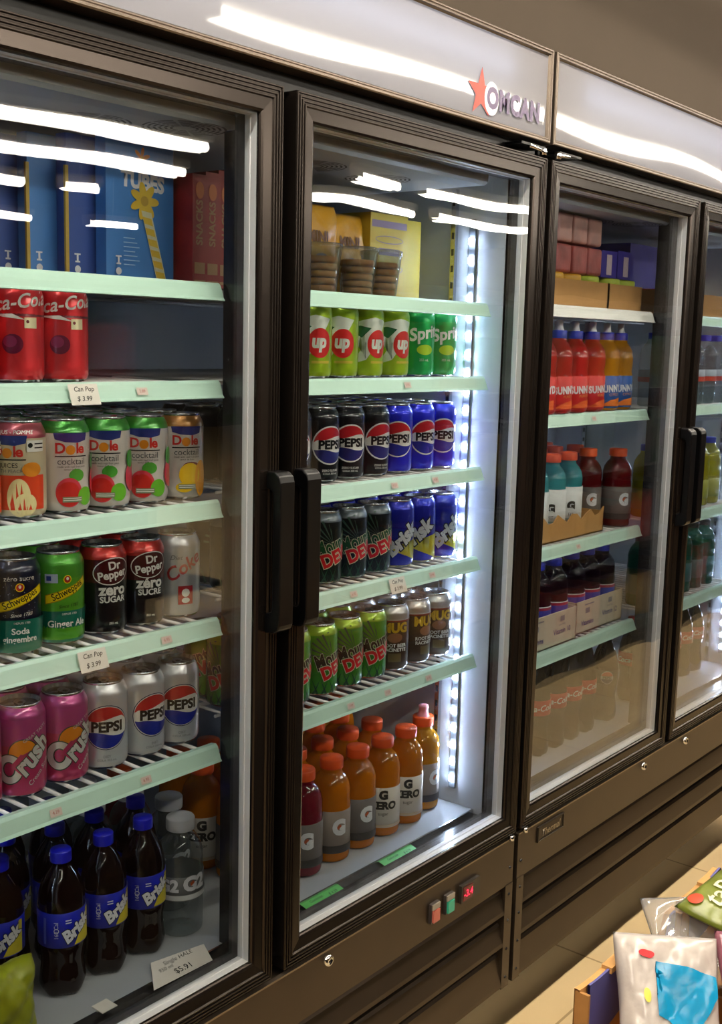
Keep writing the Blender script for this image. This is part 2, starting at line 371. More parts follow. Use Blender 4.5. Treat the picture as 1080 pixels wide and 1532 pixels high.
def cooler(cx, name_label, shz, tags, seed, first):
    c = empty('display_cooler', (0, 0, 0)); setp(c, name_label, 'display cooler', 'double glass door drink coolers')
    xl, xr = cx-.6735-.003, cx+.6735+.003
    il, ir = xl+.042, xr-.042
    mb = MB()
    mb.box(xl, il, .055, .80, .12, 1.9, FRAME).box(ir, xr, .055, .80, .12, 1.9, FRAME).box(xl, xr, .76, .80, .12, 1.9, FRAME)
    mb.box(xl, xr, .055, .80, 1.725, 1.9, FRAME).box(xl, xr, .055, .8, .12, .44, FRAME)
    mb.box(xl, xr, .03, .055, 1.7105, 1.735, BLACK)
    mb.box(cx-.04, cx+.04, .052, .085, .44, 1.72, GASKET)
    mb.build('cabinet', c)
    mb = MB()   # liner
    mb.box(il, il+.002, .056, .70, FLZ-.02, 1.70, LINERW).box(ir-.002, ir, .056, .70, FLZ-.02, 1.70, LINERW)
    mb.box(il, ir, .70, .705, FLZ-.02, 1.70, LINER).box(il, ir, .056, .7, 1.70, 1.705, LINER).box(il, ir, .078, .7, FLZ-.01, FLZ, LINER)
    mb.box(il, ir, .0745, .078, FLZ-.014, FLZ, ALU)
    mb.build('inner_liner', c, label='grey white enamelled inside of the cabinet')
    MB().box(il, ir, .056, .0745, FLZ-.035, FLZ-.008, GASKET).box(il, ir, .052, .0575, FLZ-.045, FLZ-.012, SPACER).build('threshold', c)
    # evaporator cover with two round fan grilles
    mb = MB(); P = [(.058, 1.699), (.060, 1.660), (.066, 1.655), (.52, 1.655), (.62, 1.699)]
    mb.add([(x, *p) for x in (il+.003, ir-.06) for p in P], [(i, (i+1) % 5, 5+(i+1) % 5, 5+i) for i in range(5)]+[(4, 3, 2, 1, 0), (5, 6, 7, 8, 9)], LINER)
    ev = mb.build('evaporator_cover', c, label='grey flat fan cover under the roof')
    SLOT = mat('grille_slot', '#3c3c40', .5)
    for fx, fy in ((cx-.19, .185), (cx-.085, .115), (cx+.25, .185), (cx+.42, .185)):
        mb = MB(); dn = Vector((0, 0, -1)); uv = Vector((0, 1, 0)); dc = Deco()
        for r in range(6):
            for k in range(10):
                a0 = k*36+3; pts = [(math.cos(math.radians(a0+t*6))*(.016+r*.0075), math.sin(math.radians(a0+t*6))*(.016+r*.0075)) for t in range(6)]
                pts += [(math.cos(math.radians(a0+t*6))*(.0195+r*.0075), math.sin(math.radians(a0+t*6))*(.0195+r*.0075)) for t in range(5, -1, -1)]
                dc.poly(pts, SLOT)
        dc.wrap(mb, flat(fx, fy, 1.655, (1, 0, 0), dn, uv), lay=0); mb.keep = True; mb.build('fan_grille', ev, label='round slotted fan grille')
    # header light box
    h0, h1 = 1.7345, 1.893
    mb = MB(); frame_ring(mb, xl, xr, h0, h1, [(0, .05), (0, .0), (.0016, -.002), (.0034, -.002), (.0044, .0), (.0056, .0), (.0066, -.001), (.008, -.001), (.009, .002), (.011, .004)], mat('header_trim', '#6a5f55', .3, .8))
    mb.box(xl, xr, .05, .06, h0, h1, WHITE)
    hd = mb.build('header_box', c, label='sign light box with dark metal trim')
    tm = bpy.data.materials.get('sign_acrylic')
    if not tm:
        tm = bpy.data.materials.new('sign_acrylic'); tm.use_nodes = True; nt = tm.node_tree; nt.nodes.clear(); L = nt.links.new
        o = nt.nodes.new('ShaderNodeOutputMaterial'); t = nt.nodes.new('ShaderNodeBsdfTranslucent'); d = nt.nodes.new('ShaderNodeBsdfDiffuse'); gl = nt.nodes.new('ShaderNodeBsdfGlossy')
        t.inputs[0].default_value = (.80, .84, .92, 1); d.inputs[0].default_value = (.33, .32, .345, 1); gl.inputs['Roughness'].default_value = .03
        a = nt.nodes.new('ShaderNodeMixShader'); a.inputs[0].default_value = .5; L(d.outputs[0], a.inputs[1]); L(t.outputs[0], a.inputs[2])
        f = nt.nodes.new('ShaderNodeFresnel'); f.inputs[0].default_value = 1.45; b = nt.nodes.new('ShaderNodeMixShader'); L(f.outputs[0], b.inputs[0]); L(a.outputs[0], b.inputs[1]); L(gl.outputs[0], b.inputs[2]); L(b.outputs[0], o.inputs[0])
    mb = MB(); nx, nz = 60, 8; vs = []
    for j in range(nz+1):
        for i in range(nx+1):
            u, w = i/nx, j/nz; bow = .0003*math.sin(u*9+seed)*math.sin(math.pi*w)
            if not first: bow += .012*max(0, u-.28)**2*(1-w)*2
            vs.append((xl+.011+(xr-xl-.022)*u, .004-bow, h0+.011+(h1-h0-.022)*w))
    mb.add(vs, [(j*(nx+1)+i, j*(nx+1)+i+1, (j+1)*(nx+1)+i+1, (j+1)*(nx+1)+i) for j in range(nz) for i in range(nx)], tm, True); mb.keep = True
    if first:
        RED = mat('sign_red', '#a02408', .35); GRY = mat('sign_violet_grey', '#4a3a5c', .35); dc = Deco()
        sx, sz = -.2262+.0, 1.783; st = []
        for k in range(10):
            a = math.radians(90+36*k); r = .041 if k % 2 == 0 else .0165; st.append((r*math.cos(a), r*math.sin(a)))
        dc.raw([(0, 0)]+[(sx-sx+p[0], p[1]) for p in st], [(0, 1+k, 1+(k+1) % 10) for k in range(10)], RED)
        HALO = mat('sign_white', '#d9d6dc', .35)
        dc.ell(.031, -.004, .0215, .0265, HALO)
        dc.text('OMCAN', .101, -.0045, .045, GRY, sx=.95, bold=.05, sp=1.1)
        dc.wrap(mb, flat(sx, .0027, sz), lay=.0002)
    mb.build('sign_panel', hd, label='glowing white sign panel' + (' with a red star and lettering' if first else ''))
    MB().tube([(xl+.12, .026, h1-.05), (xr-.12, .026, h1-.05)], .006, emitter('sign_tube', '#dfe8ff', SIGN), 8).build('lamp_tube', hd)
    # doors
    dl = door(c, cx-.0134-W_, cx-.0134, 1, seed); dr = door(c, cx+.0134, cx+.0134+W_, -1, seed+5)
    if first: pass
    # shelves
    for k, z in enumerate(shz):
        for side in (0, 1):
            a, b = (il+.006, cx-.058) if side == 0 else (cx+.058, ir-.02)
            shelf(c, a, b, z, tags.get((side, k), ()), white=(not first and side == 0 and k == 0))
    # slotted shelf posts
    for px in (il+.006, cx, ir-.006):
        for py in ((.165, .6) if px != cx else (.6,)):
            mb = MB().box(px-.005, px+.005, py-.005, py+.005, FLZ, 1.66, ALU); z = .52
            while z < 1.64: mb.box(px-.0055, px+.0055, py-.0025, py+.0025, z, z+.012, GASKET); z += .03
            mb.build('shelf_post', c, label='slotted metal shelf post')
    led_strip(c, ir-.0025, .125, .53, 1.585, 1); led_strip(c, il+.0025, .125, .53, 1.585, -1, .35)
    # lower front: kick panel with louvres
    k0, k1 = .118, .428
    mb = MB(); mb.box(xl+.002, xr-.002, .004, .05, .335, k1, PANEL).box(xl+.002, xr-.002, .002, .01, k1, k1+.003, mat('panel_edge', '#8a7c6c', .3, .8))
    mb.box(xl+.002, xl+.028, .003, .05, k0, .336, PANEL).box(xr-.028, xr-.002, .003, .05, k0, .336, PANEL)
    for zt_, zb_ in ((.323, .276), (.254, .209), (.189, .122)):
        P = [(.040, zt_), (.017, zt_+.001), (.013, zt_-.004), (.004, zb_+.008), (.003, zb_), (.0045, zb_-.001), (.012, zb_+.001), (.04, zb_+.001)]
        n = len(P); mb.add([(x, *p) for x in (xl+.028, xr-.028) for p in P], [(i, (i+1) % n, n+(i+1) % n, n+i) for i in range(n)], PANEL)
    mb.box(xl+.01, xr-.01, .05, .06, k0, .34, BLACK)
    kp = mb.build('kick_panel', c, label='bronze-black lower panel with long louvres')
    mb = MB()
    for sx_ in (xl+.015, xr-.015):
        for z in (.14, .2, .26, .315, .37): mb.lathe([(0.0001, 0, GASKET), (.0028, .001, GASKET), (.0034, .003, GASKET)], 10, Matrix.Translation((sx_, .0005, z)) @ Matrix.Rotation(math.radians(-90), 4, 'X'))
    mb.build('panel_screws', kp)['kind'] = 'stuff'
    for lx in ((cx-.118 if not first else cx-.6+.02), cx+.118):
        mb = MB(); Mx = Matrix.Translation((lx, .004, .411)) @ Matrix.Rotation(math.radians(90), 4, 'X')
        mb.lathe([(.0001, .004, CHROME), (.004, .004, BLACK), (.0042, .0065, CHROME), (.0085, .006, CHROME), (.0095, 0, CHROME)], 20, Mx); mb.build('door_lock', kp, label='small round chrome lock')
    for px_ in (xl+.1, xr-.1):
        for py_ in (.12, .7): MB().tube([(px_, py_, .035), (px_, py_, .12)], .008, CHROME, 8).tube([(px_, py_-.005, .028), (px_, py_+.005, .028)], .028, BLACK, 16).build('caster_wheel', c)
    # hinges at the top corners
    for hx, sg in ((xr-.02, 1), (xl+.02, -1)):
        mb = MB().box(min(hx, hx-.08*sg), max(hx, hx-.08*sg), -.004, .03, 1.7215, 1.7255, BLACK)
        mb.tube([(hx, .0, 1.712), (hx, .0, 1.7235)], .0065, CHROME, 14); mb.tube([(hx-.055*sg, -.004, 1.7215), (hx-.02*sg, -.003, 1.7195), (hx, .0, 1.7185)], .0035, CHROME, 8)
        hg = mb.build('door_hinge', c, label='chrome door hinge')
        MB().tube([(hx, .0, ZB-.011), (hx, .0, ZB-.001)], .006, CHROME, 12).build('hinge_pin', c, label='small chrome lower hinge pin')
    return c, kp
T1 = {(0, 0): [], (0, 1): [('big', -.966), ('small', -.872)], (0, 2): [], (0, 3): [('small', -.831), ('big', -.957)], (0, 4): [('small', -.868), ('small', -1.015)],
      (1, 1): [('small', -.3)], (1, 2): [('small', -.328), ('small', -.21)], (1, 3): [('small', -.43), ('big', -.315), ('small', -.21)], (1, 4): [('small', -.43), ('small', -.33), ('small', -.21)]}
T2 = {(0, 1): [('small', .37)], (0, 2): [('small', .33)]}
C1X, C2X = -CG/2-W_-GAP/2, CG/2+W_+GAP/2
c1, kp1 = cooler(C1X, 'tall bronze-black two-door drink cooler at left with red star sign', SHZ[0], T1, 0.4, True)
c2, kp2 = cooler(C2X, 'tall bronze-black two-door drink cooler at right with blank white sign', SHZ[1], T2, 3.1, False)
# controls on the first cooler's panel
for bx, colr, lab in ((-.278, '#a8584a', 'red rocker switch with clear cover'), (-.233, '#2f8f70', 'green rocker switch with clear cover')):
    mb = MB().box(bx-.0125, bx+.0125, -.002, .006, .362, .398, mat('switch_bezel', '#3a3432', .4)).box(bx-.0095, bx+.0095, -.006, -.001, .364, .386, mat('switch_'+colr[1:], colr, .25, emit=.12)).box(bx-.0115, bx+.0115, -.0045, -.001, .3875, .3975, mat('switch_clear', '#8c8478', .3))
    mb.build('rocker_switch', kp1, label=lab)
mb = MB().box(-.197, -.137, -.003, .006, .364, .398, mat('thermo_bezel', '#2c2724', .35)).box(-.192, -.162, -.0042, -.002, .367, .394, mat('thermo_window', '#5c1a20', .2))
mb.keep = True
Deco().text('-3.4', 0, 0, .019, emitter('led_digits', '#ff3348', 1.3), bold=.02).wrap(mb, flat(-.177, -.0045, .3805)); mb.build('thermostat_display', kp1, label='temperature display with red digits')
BDG = mat('badge_plate', '#3a332c', .35, .7)
mb = MB(); frame_ring(mb, .080, .186, .386, .4185, [(0, .004), (.0004, .0005), (.003, .0002), (.0035, .002)], BDG); mb.box(.083, .183, .0022, .004, .389, .4155, BDG); mb.keep = True
Deco().text('Thermal', 0, 0, .021, mat('badge_letters', '#a39a8c', .3, .9), shear=.25, sx=1.05, bold=.01).wrap(mb, flat(.133, .0018, .4015)); mb.build('name_badge', kp2, label='recessed plate with silver script letters')
# little tags on the thresholds
for tx in (-.505, -.3):
    mb = MB(); dc = Deco(); dc.rect(-.047, .047, -.011, .011, GREENTAG); dc.text('Gatorade', -.014, .002, .008, INKB, shear=.2).text('$ 4.29', .024, -.002, .008, INKB, shear=.2)
    dc.wrap(mb, flat(tx, .0675, .4725, (1, 0, 0), (0, -.25, .968), (0, .968, .25))); mb.keep = True
    setp(mb.build('price_tag'), ('left' if tx < -.4 else 'right')+' bright green handwritten price tag below the orange sports drinks', 'price tag', 'green price tags below the orange drinks')
mb = MB(); dc = Deco(); dc.poly([(-.058, -.022), (.050, -.020), (.060, .014), (-.030, .024)], PAPER)
dc.text('Single HALE', .010, .012, .0105, INKB, shear=.2).text('950 ml', -.018, .003, .009, INKB, shear=.2).text('$5.91', .004, -.0095, .014, INKB, bold=.01)
dc.wrap(mb, flat(-.812, .078, .4815, (.995, -.06, 0), (0, -.25, .97), (.06, .965, .25))); mb.keep = True
setp(mb.build('price_card'), 'white handwritten price card at the bottom corner of the leftmost door', 'price card')
mb = MB(); mb.box(-.955, -.93, .066, .09, FLZ+.0006, FLZ+.0016, PAPER); setp(mb.build('paper_scrap'), 'small white paper scrap on the cooler floor behind the leftmost door', 'paper')

# ---------------------------------------------------------------- drinks: cans
CAN_H, CAN_R = .122, .0331
def can_radius(z):
    if z < .010: return .0265+(CAN_R-.0265)*math.sqrt(max(0, min(1, z/.010)))
    if z > .104: t = (z-.104)/.0145; return CAN_R-(CAN_R-.0272)*(t**1.5 if t < 1 else 1)
    return CAN_R
def can_meshes(name, base, bands=(), deco=None, top=None):
    mb = MB(); zs = [0.001, .004, .007, .010, .02, .03, .045, .06, .075, .09, .104, .107, .110, .113, .116, .1185] + [b[0] for b in bands]
    zs = sorted(set(zs)); prof = [(.0001, .006, ALU), (.02, .0045, ALU), (.0235, 0, ALU), (.0262, .0008, ALU)]
    for z in zs:
        m = base
        for b in bands:
            if z >= b[0]-1e-9: m = b[1]
        if z >= .1135 and not top: pass
        if z < .0035: m = ALU
        prof.append((can_radius(z), z, m if not (z >= .1165) else ALU))
    mb.lathe(prof, 40)
    if deco: deco.wrap(mb, cyl(can_radius), step=.004)
    mb.keep = True
    body = mb.mesh(name)
    mb = MB(); mb.lathe([(.0272, .1185, ALU), (.0276, .1205, ALU), (.0270, .122, ALU), (.0260, .1215, ALU), (.0250, .1165, ALU), (.0235, .1160, ALU), (.0225, .1175, ALU), (.0001, .1178, ALU)], 32)
    lid = mb.mesh('can_lid')
    mb = MB(); n = 16; vs = []; DK_ = ALU
    for (rx, ry, oz) in ((.0075, .0115, .1192), (.0035, .0045, .1192)):
        vs += [(rx*math.cos(2*math.pi*i/n), -.004+ry*math.sin(2*math.pi*i/n)-(.004 if rx < .005 else 0), oz) for i in range(n)]
    mb.add(vs, [(i, (i+1) % n, n+(i+1) % n, n+i) for i in range(n)], DK_); mb.add([(x, y, .1205) for x, y, z in vs], [(i, (i+1) % n, n+(i+1) % n, n+i) for i in range(n)], DK_)
    tab = mb.mesh('pull_tab')
    return body, lid, tab
I = can_ink
def rays(dc, m, cx, cz, n=7, s=.05):
    for i in range(n):
        a = math.radians(100+i*14); dc.poly([(cx, cz), (cx+s*math.cos(a), cz+s*math.sin(a)), (cx+s*math.cos(a+.08), cz+s*math.sin(a+.08))], m)
def d_pepsi(bg, sub):
    d = Deco(); WH = I('white', '#e9e7e2', .1); RD = I('red', '#c21a26', .2); BL = I('pblue', '#1a2a9c', .3); OUT = I('ring', '#e6e6ea', .1) if bg != 'w' else I('navy', '#1b1d55', .2); BK = I('black', '#0b0b10', .2)
    cz = .0605; r = .0305; d.ell(0, cz, r+.0012, r+.0012, OUT); d.ell(0, cz, r, r, WH)
    up_, lo = [], []
    for i in range(25):
        t = math.radians(14+(166-14)*i/24+4); up_.append((r*.96*math.cos(t), cz+r*.96*math.sin(t)))
    for i in range(1, 12): x = -r*.9+i*(r*1.8)/12; up_.append((x, cz+.0105+.0022*math.sin(x*110)+x*.06+.001))
    for i in range(25):
        t = math.radians(196+(344-196)*i/24-2); lo.append((r*.96*math.cos(t), cz+r*.96*math.sin(t)))
    for i in range(1, 12): x = r*.9-i*(r*1.8)/12; lo.append((x, cz-.0095-.0022*math.sin(x*110)-x*.03))
    d.poly(up_, RD); d.poly(lo, BL if bg != 'k' else I('pnavy', '#20246e', .2)); d.text('PEPSI', .0005, cz+.0003, .0195, BK, sx=1.02, bold=.045)
    if sub: d.text(sub, 0, .0195, .005, WH if bg == 'k' else I('grey', '#777777')).text('COLA 355 mL', 0, .0145, .0044, WH if bg == 'k' else I('grey', '#777777'))
    return d
def d_dole(kind):
    d = Deco(); NAV = I('dnavy', '#20307a', .1); RD = I('dred', '#c52a22', .1); OR = I('dorange', '#e08a1c', .1); BK = I('black', '#0b0b10', .2); GR = I('dgreen', '#4a9c34', .1); WH = I('white', '#e9e7e2', .1); YL = I('dyellow', '#eec21a', .1); PK = I('dpink', '#cf3f4e', .1)
    d.poly([(-.023, .104), (.023, .104), (.021, .0945), (.008, .0915), (-.008, .0925), (-.021, .096)], NAV)
    d.text('D', -.0145, .084, .0185, RD, bold=.03).text('le', .0115, .0838, .0185, RD, bold=.03, sp=.9); d.ell(-.0015, .0825, .0062, .0062, OR); d.rect(-.021, .021, .0735, .075, BK)
    if kind == 'peach':
        d.text('JUICES', 0, .067, .008, BK).text('WITH PEACH', 0, .060, .006, I('grey', '#777777'))
        d.poly([(-.045, .055), (.045, .055), (.045, .012), (-.045, .012)], I('dredor', '#d8401c', .15)); d.ell(.028, .062, .012, .009, OR); d.ell(.012, .027, .014, .024, I('pear', '#e8d9a0', .05)); d.ell(.020, .019, .013, .014, I('pear', '#e8d9a0', .05)); d.text('JUS - POMME', .01, .108, .0068, WH)
        d.rect(.022, .044, .084, .098, WH); d.ell(.026, .092, .003, .003, BK); d.rect(.031, .043, .088, .0895, BK); d.rect(.031, .043, .093, .0945, BK)
    else:
        d.text('cocktail', .0, .0675, .0118, I('grey2', '#5a5c62')); d.text('made with real fruit juice', 0, .061, .0036, BK).text('saveur de fruits', 0, .0575, .0032, BK)
        if kind == 'green':
            d.ell(.006, .050, .010, .008, GR); d.poly([(-.002, .054), (.004, .059), (.009, .054)], GR); d.ell(-.004, .028, .0165, .019, PK); d.ell(-.005, .026, .015, .016, RD); d.ell(.018, .0225, .011, .012, I('dlime', '#6ab82e', .1)); d.ell(.042, .042, .014, .020, PK); d.ell(.038, .066, .008, .012, GR)
        else:
            d.ell(.006, .048, .012, .006, I('dplum', '#7a2838', .1)); d.ell(.004, .036, .0155, .0165, YL); d.ell(.022, .030, .011, .026, I('dmango', '#eda01c', .1)); d.ell(-.004, .018, .012, .007, YL)
        d.rect(-.012, .012, .0155, .0225, I('dlabel', '#7c8466', .1)); d.rect(-.011, .011, .0175, .0185, WH); d.rect(-.011, .011, .0202, .021, WH)
    return d
def d_schw(dark):
    d = Deco(); Y = I('syellow', '#f0d400', .1); YD = I('sgold', '#a88a00', .2); BK = I('black', '#0b0b10', .2); WH = I('white', '#e9e7e2', .1); RD = I('sred', '#b02a20', .1)
    if dark:
        r = random.Random(3)
        for _ in range(60): d.ell(r.uniform(-.045, .045), r.uniform(.048, .1), .0006, .0006, I('speck', '#8a94b4'), n=6)
        d.text('zéro sucre', 0, .098, .0085, WH)
    d.poly([(-.029, .054), (-.029, .0665), (-.012, .0715), (.012, .080), (.029, .089), (.031, .0775), (.014, .069), (-.010, .059)], YD); d.poly([(-.028, .0555), (-.028, .0655), (-.012, .0705), (.012, .079), (.028, .0875), (.030, .078), (.014, .070), (-.010, .0603)], Y)
    d.text('Schweppes', .001, .0718, .0128, BK, rot=24, sx=.8, bold=.015); d.ell(.0, .087, .0052, .0055, Y); d.ell(.0, .087, .0042, .0045, RD); d.ell(0, .088, .0016, .0022, WH)
    d.text('Since 1783', .002, .052, .006, BK if not dark else WH, shear=.3, rot=4)
    d.rect(-.1037, .1037, .0035, .0455, I('steal', '#0b6a58', .3)); d.text('DEPUIS 1783', .002, .0415, .0036, WH)
    if dark: d.text('Soda', 0, .031, .0108, WH, bold=.02).text('gingembre', 0, .0205, .0108, WH, sx=.9, bold=.02)
    else: d.text('Ginger Ale', 0, .0285, .0122, WH, bold=.02, sx=.95); d.rect(-.028, -.012, .083, .0945, I('cal', '#b8c4dc')); d.rect(-.026, -.020, .086, .092, I('cal2', '#33489a'))
    return d
def d_pepper(sub2, fr):
    d = Deco(); WH = I('white', '#e9e7e2', .1); MR = I('maroon', '#4a0c10', .3); d.ell(0, .087, .0275, .0185, WH, rot=8); d.ell(0, .087, .0262, .0172, MR, rot=8)
    d.text('Dr', .002, .0945, .0155, WH, rot=8, bold=.03); d.text('Pepper', .0, .0825, .0155, WH, rot=8, bold=.03, sx=.95)
    d.text('zero' if not fr else 'zéro', 0, .0615, .0205, WH, bold=.04); d.text(sub2, 0, .0485, .0115, WH, bold=.03); d.text('355 mL', 0, .016, .0042, WH)
    return d
def d_coke(diet):
    d = Deco(); WH = I('white', '#e9e7e2', .1)
    if diet:
        RD = I('cokered', '#b01c28', .25); d.text('Diet', -.012, .088, .010, I('grey2', '#5a5c62'), shear=.3).text('Coke', .0, .075, .027, RD, rot=32, bold=.02, shear=.2); d.rect(-.010, .012, .020, .047, RD); d.ell(.001, .037, .006, .006, WH, n=14); d.ell(.001, .026, .006, .004, WH, n=14)
    else:
        MR = I('cherrydark', '#5e0e1c', .3); d.rect(-.1037, .1037, .080, .1175, MR); d.text('Coca-Cola', .0, .096, .024, WH, rot=8, shear=.3, bold=.015, sx=.95); d.poly([(-.03, .082), (0, .083), (.016, .076), (-.01, .079)], WH)
        d.ell(.0, .047, .0125, .012, I('cherry', '#6e1238', .3)); d.ell(-.003, .050, .008, .007, I('cherry2', '#97305e', .3)); d.rect(.014, .030, .066, .079, I('tagc', '#d8cfa8')); d.ell(.018, .074, .002, .002, MR, n=10)
    return d
def d_crush():
    d = Deco(); WH = I('crushgrey', '#d4d2cf', .3); DG = I('crushline', '#3c4a40', .3); OR = I('crushorange', '#e58a1a', .2)
    d.ell(-.002, .060, .0195, .0195, DG, a0=20, a1=205); d.ell(-.002, .060, .018, .018, OR, a0=20, a1=205)
    d.ring(-.020, .040, .0185, .0205, .0120, DG); d.ring(-.020, .040, .0170, .0190, .0088, WH); d.poly([(-.018, .045), (.008, .020), (.02, .045), (-.005, .060)], I('crushpink', '#bc3566', .35))
    d.text('rush', .0115, .0570, .034, WH, rot=47, bold=.04, shear=.2, out=DG, ow=.035, sx=.9); d.text('Cream Soda', .020, .033, .0085, WH, rot=44, shear=.2); d.text('GREAT TASTE', .014, .085, .006, WH, rot=30)
    return d
def d_dew(red):
    d = Deco(); WH = I('dewline', '#d8d8b8', .2); GN = I('dewgreen', '#12522c', .35); RD = I('dewred', '#d01820', .2); BK = I('black', '#0b0b10', .2)
    rays(d, I('dewray', '#8f9a6a' if not red else '#3f5a50', .4), .012, .066, 6, .045)
    d.text('Mountain', .022, .068, .036, GN if red else BK, rot=18, bold=.03, out=WH, ow=.03, sx=.62); d.text('DEW', .021, .047, .030, RD, rot=20, bold=.05, out=WH, ow=.045, sx=.9)
    for i in range(9): d.poly([(-.03+i*.007, .004), (-.026+i*.007, .004), (-.03+i*.007+(.012 if i % 2 else -.008), .03)], I('dewleaf', '#3c8a3e' if not red else '#1c4a34', .3))
    return d
def d_brisk():
    d = Deco(); WH = I('briskwhite', '#d6dde6', .3); BK = I('briskline', '#0e1430', .3); YL = I('briskyellow', '#b9b02c', .3)
    d.poly([(-.06, .003), (.06, .003), (.06, .055), (.03, .050), (0, .036), (-.02, .040), (-.06, .036)], YL)
    d.text('Brisk', .004, .052, .036, WH, rot=42, bold=.05, shear=.15, out=BK, ow=.06, sx=.95)
    return d
def d_mug():
    d = Deco(); YL = I('mugyellow', '#d8b020', .2); WH = I('white', '#e9e7e2', .1); d.rect(-.1037, .1037, .094, .118, I('mugsilver', '#b9b6b4', .8)); d.rect(-.1037, .1037, .0915, .0945, I('mugred', '#8a2a22', .3)); d.text('MUG', 0, .080, .024, YL, bold=.05, sx=.95); d.ell(0, .0625, .014, .009, I('mugface', '#9c6a4a', .2)); d.text('ROOT BEER', 0, .048, .0085, WH, bold=.03).text('RACINETTE', 0, .040, .0085, WH, bold=.03); d.rect(-.012, .012, .018, .034, I('mugtan', '#6d5a38', .2))
    return d
def d_7up():
    d = Deco(); RD = I('upred', '#d82222', .2); WH = I('upwhite', '#dfe6dc', .2); DG = I('updark', '#0e5a34', .3)
    d.poly([(-.055, .088), (-.006, .100), (.022, .094), (.0, .060), (-.02, .030), (-.045, .022), (-.02, .060), (-.03, .074)], WH); d.poly([(-.055, .082), (-.03, .086), (-.012, .082), (-.028, .066)], DG)
    d.ell(.002, .056, .0205, .0235, RD); d.text('up', .001, .058, .029, WH, bold=.05, sx=.85, shear=.1); d.rect(-.012, .02, .024, .028, I('upyel', '#c8b43a', .2)); return d
def d_sprite():
    d = Deco(); WH = I('white', '#e9e7e2', .1); d.text('Sprite', .012, .078, .030, WH, rot=10, bold=.03, shear=.15); d.ell(.006, .048, .016, .009, I('lymon', '#b6dc2a', .2)); d.text('355 mL', .004, .03, .006, WH); return d
KINDS = {
 'pepsi_w': ('cola_can', 'silver white cola can with round logo', I('silverwhite', '#c9ccd2', .45), [(.055, I('silverwhite2', '#d2d3d6', .5))], lambda: d_pepsi('w', 'DIET')),
 'pepsi_k': ('cola_can', 'black cola can with round logo', I('colablack', '#0c0c12', .4), [], lambda: d_pepsi('k', 'ZERO SUGAR')),
 'pepsi_b': ('cola_can', 'royal blue cola can with round logo', I('colablue', '#1a22c8', .45), [], lambda: d_pepsi('b', None)),
 'dole_g': ('juice_can', 'white juice can with green top', I('dolewhite', '#d9d2cb', .2), [(.1035, I('dolecap_g', '#3f8f34', .4))], lambda: d_dole('green')),
 'dole_o': ('juice_can', 'white juice can with orange brown top', I('dolewhite', '#d9d2cb', .2), [(.1035, I('dolecap_o', '#9a6a30', .4))], lambda: d_dole('mango')),
 'dole_p': ('juice_can', 'peach red juice can with rose top', I('dolecream', '#cfc3a4', .2), [(.1005, I('dolecap_p', '#a84a58', .35))], lambda: d_dole('peach')),
 'schw_d': ('soda_can', 'dark speckled soda can with teal base', I('schwdark', '#12162e', .35), [], lambda: d_schw(True)),
 'schw_g': ('soda_can', 'green ginger soda can with teal base', I('schwgreen', '#5aa82a', .35), [(.088, I('schwgreen2', '#4c9a2e', .4))], lambda: d_schw(False)),
 'pepper_a': ('soda_can', 'maroon soda can in English', I('drblack', '#171013', .4), [(.072, I('drmaroon', '#4c1014', .4)), (.103, I('drred', '#b02a26', .5))], lambda: d_pepper('SUGAR', False)),
 'pepper_b': ('soda_can', 'maroon soda can in French', I('drblack', '#171013', .4), [(.066, I('drmaroon', '#4c1014', .4)), (.100, I('drred', '#b02a26', .5))], lambda: d_pepper('SUCRE', True)),
 'coke_d': ('cola_can', 'silver diet cola can with red lettering', I('cokesilver', '#c2c3c6', .45, .3), [], lambda: d_coke(True)),
 'coke_c': ('cola_can', 'red cherry cola can', I('cokecherry', '#cf2a30', .35), [], lambda: d_coke(False)),
 'crush': ('soda_can', 'pink cream soda can', I('crushpink', '#bc3566', .35), [(.070, I('crushpink2', '#b03a84', .4)), (.104, I('crushpink3', '#a83c7c', .45))], d_crush),
 'dew_r': ('soda_can', 'dark green soda can with red block letters', I('dewdark', '#0e1a18', .4), [(.04, I('dewdark2', '#0a1012', .4)), (.104, I('dewtop', '#586066', .6))], lambda: d_dew(True)),
 'dew_g': ('soda_can', 'bright green citrus soda can', I('dewbright', '#3a8a22', .4), [(.06, I('dewbright2', '#4f9a22', .4)), (.104, I('dewtop2', '#90b030', .5))], lambda: d_dew(False)),
 'brisk': ('iced_tea_can', 'blue and yellow iced tea can', I('briskblue', '#1c24a8', .45), [], d_brisk),
 'mug': ('root_beer_can', 'brown root beer can with silver top', I('mugbrown', '#4a3428', .4), [(.094, I('mugsilver', '#b9b6b4', .8))], d_mug),
 'seven': ('lemon_lime_can', 'lime green can with red disc', I('uplime', '#9ab818', .35), [(.1, I('uplime2', '#88a81c', .4))], d_7up),
 'sprite': ('lemon_lime_can', 'emerald green lemon-lime can', I('spritegreen', '#0ea04a', .45), [], d_sprite),
}
CANS = {}
ORD = ['first', 'second', 'third', 'fourth', 'fifth', 'sixth', 'seventh', 'eighth']
ROW = ['front row', 'second row', 'third row', 'fourth row', 'fifth row', 'sixth row']
def face(x, y): return math.atan2(CAM.x-x, -(CAM.y-y))
def child(name, me, parent, **kw):
    o = bpy.data.objects.new(name, me); COL.objects.link(o); o.parent = parent
    for k, v in kw.items(): o[k] = v
    return o
def can(kind, x, y, z, off, label, group):
    nm, desc, base, bands, dec = KINDS[kind]
    if kind not in CANS: CANS[kind] = can_meshes('can_body', base, bands, dec())
    body, lid, tab = CANS[kind]
    t = empty(nm, (x, y, z), face(x, y)+math.radians(off)); setp(t, label, 'can', group)
    child('can_body', body, t); l = child('can_lid', lid, t); child('pull_tab', tab, l)
    return t
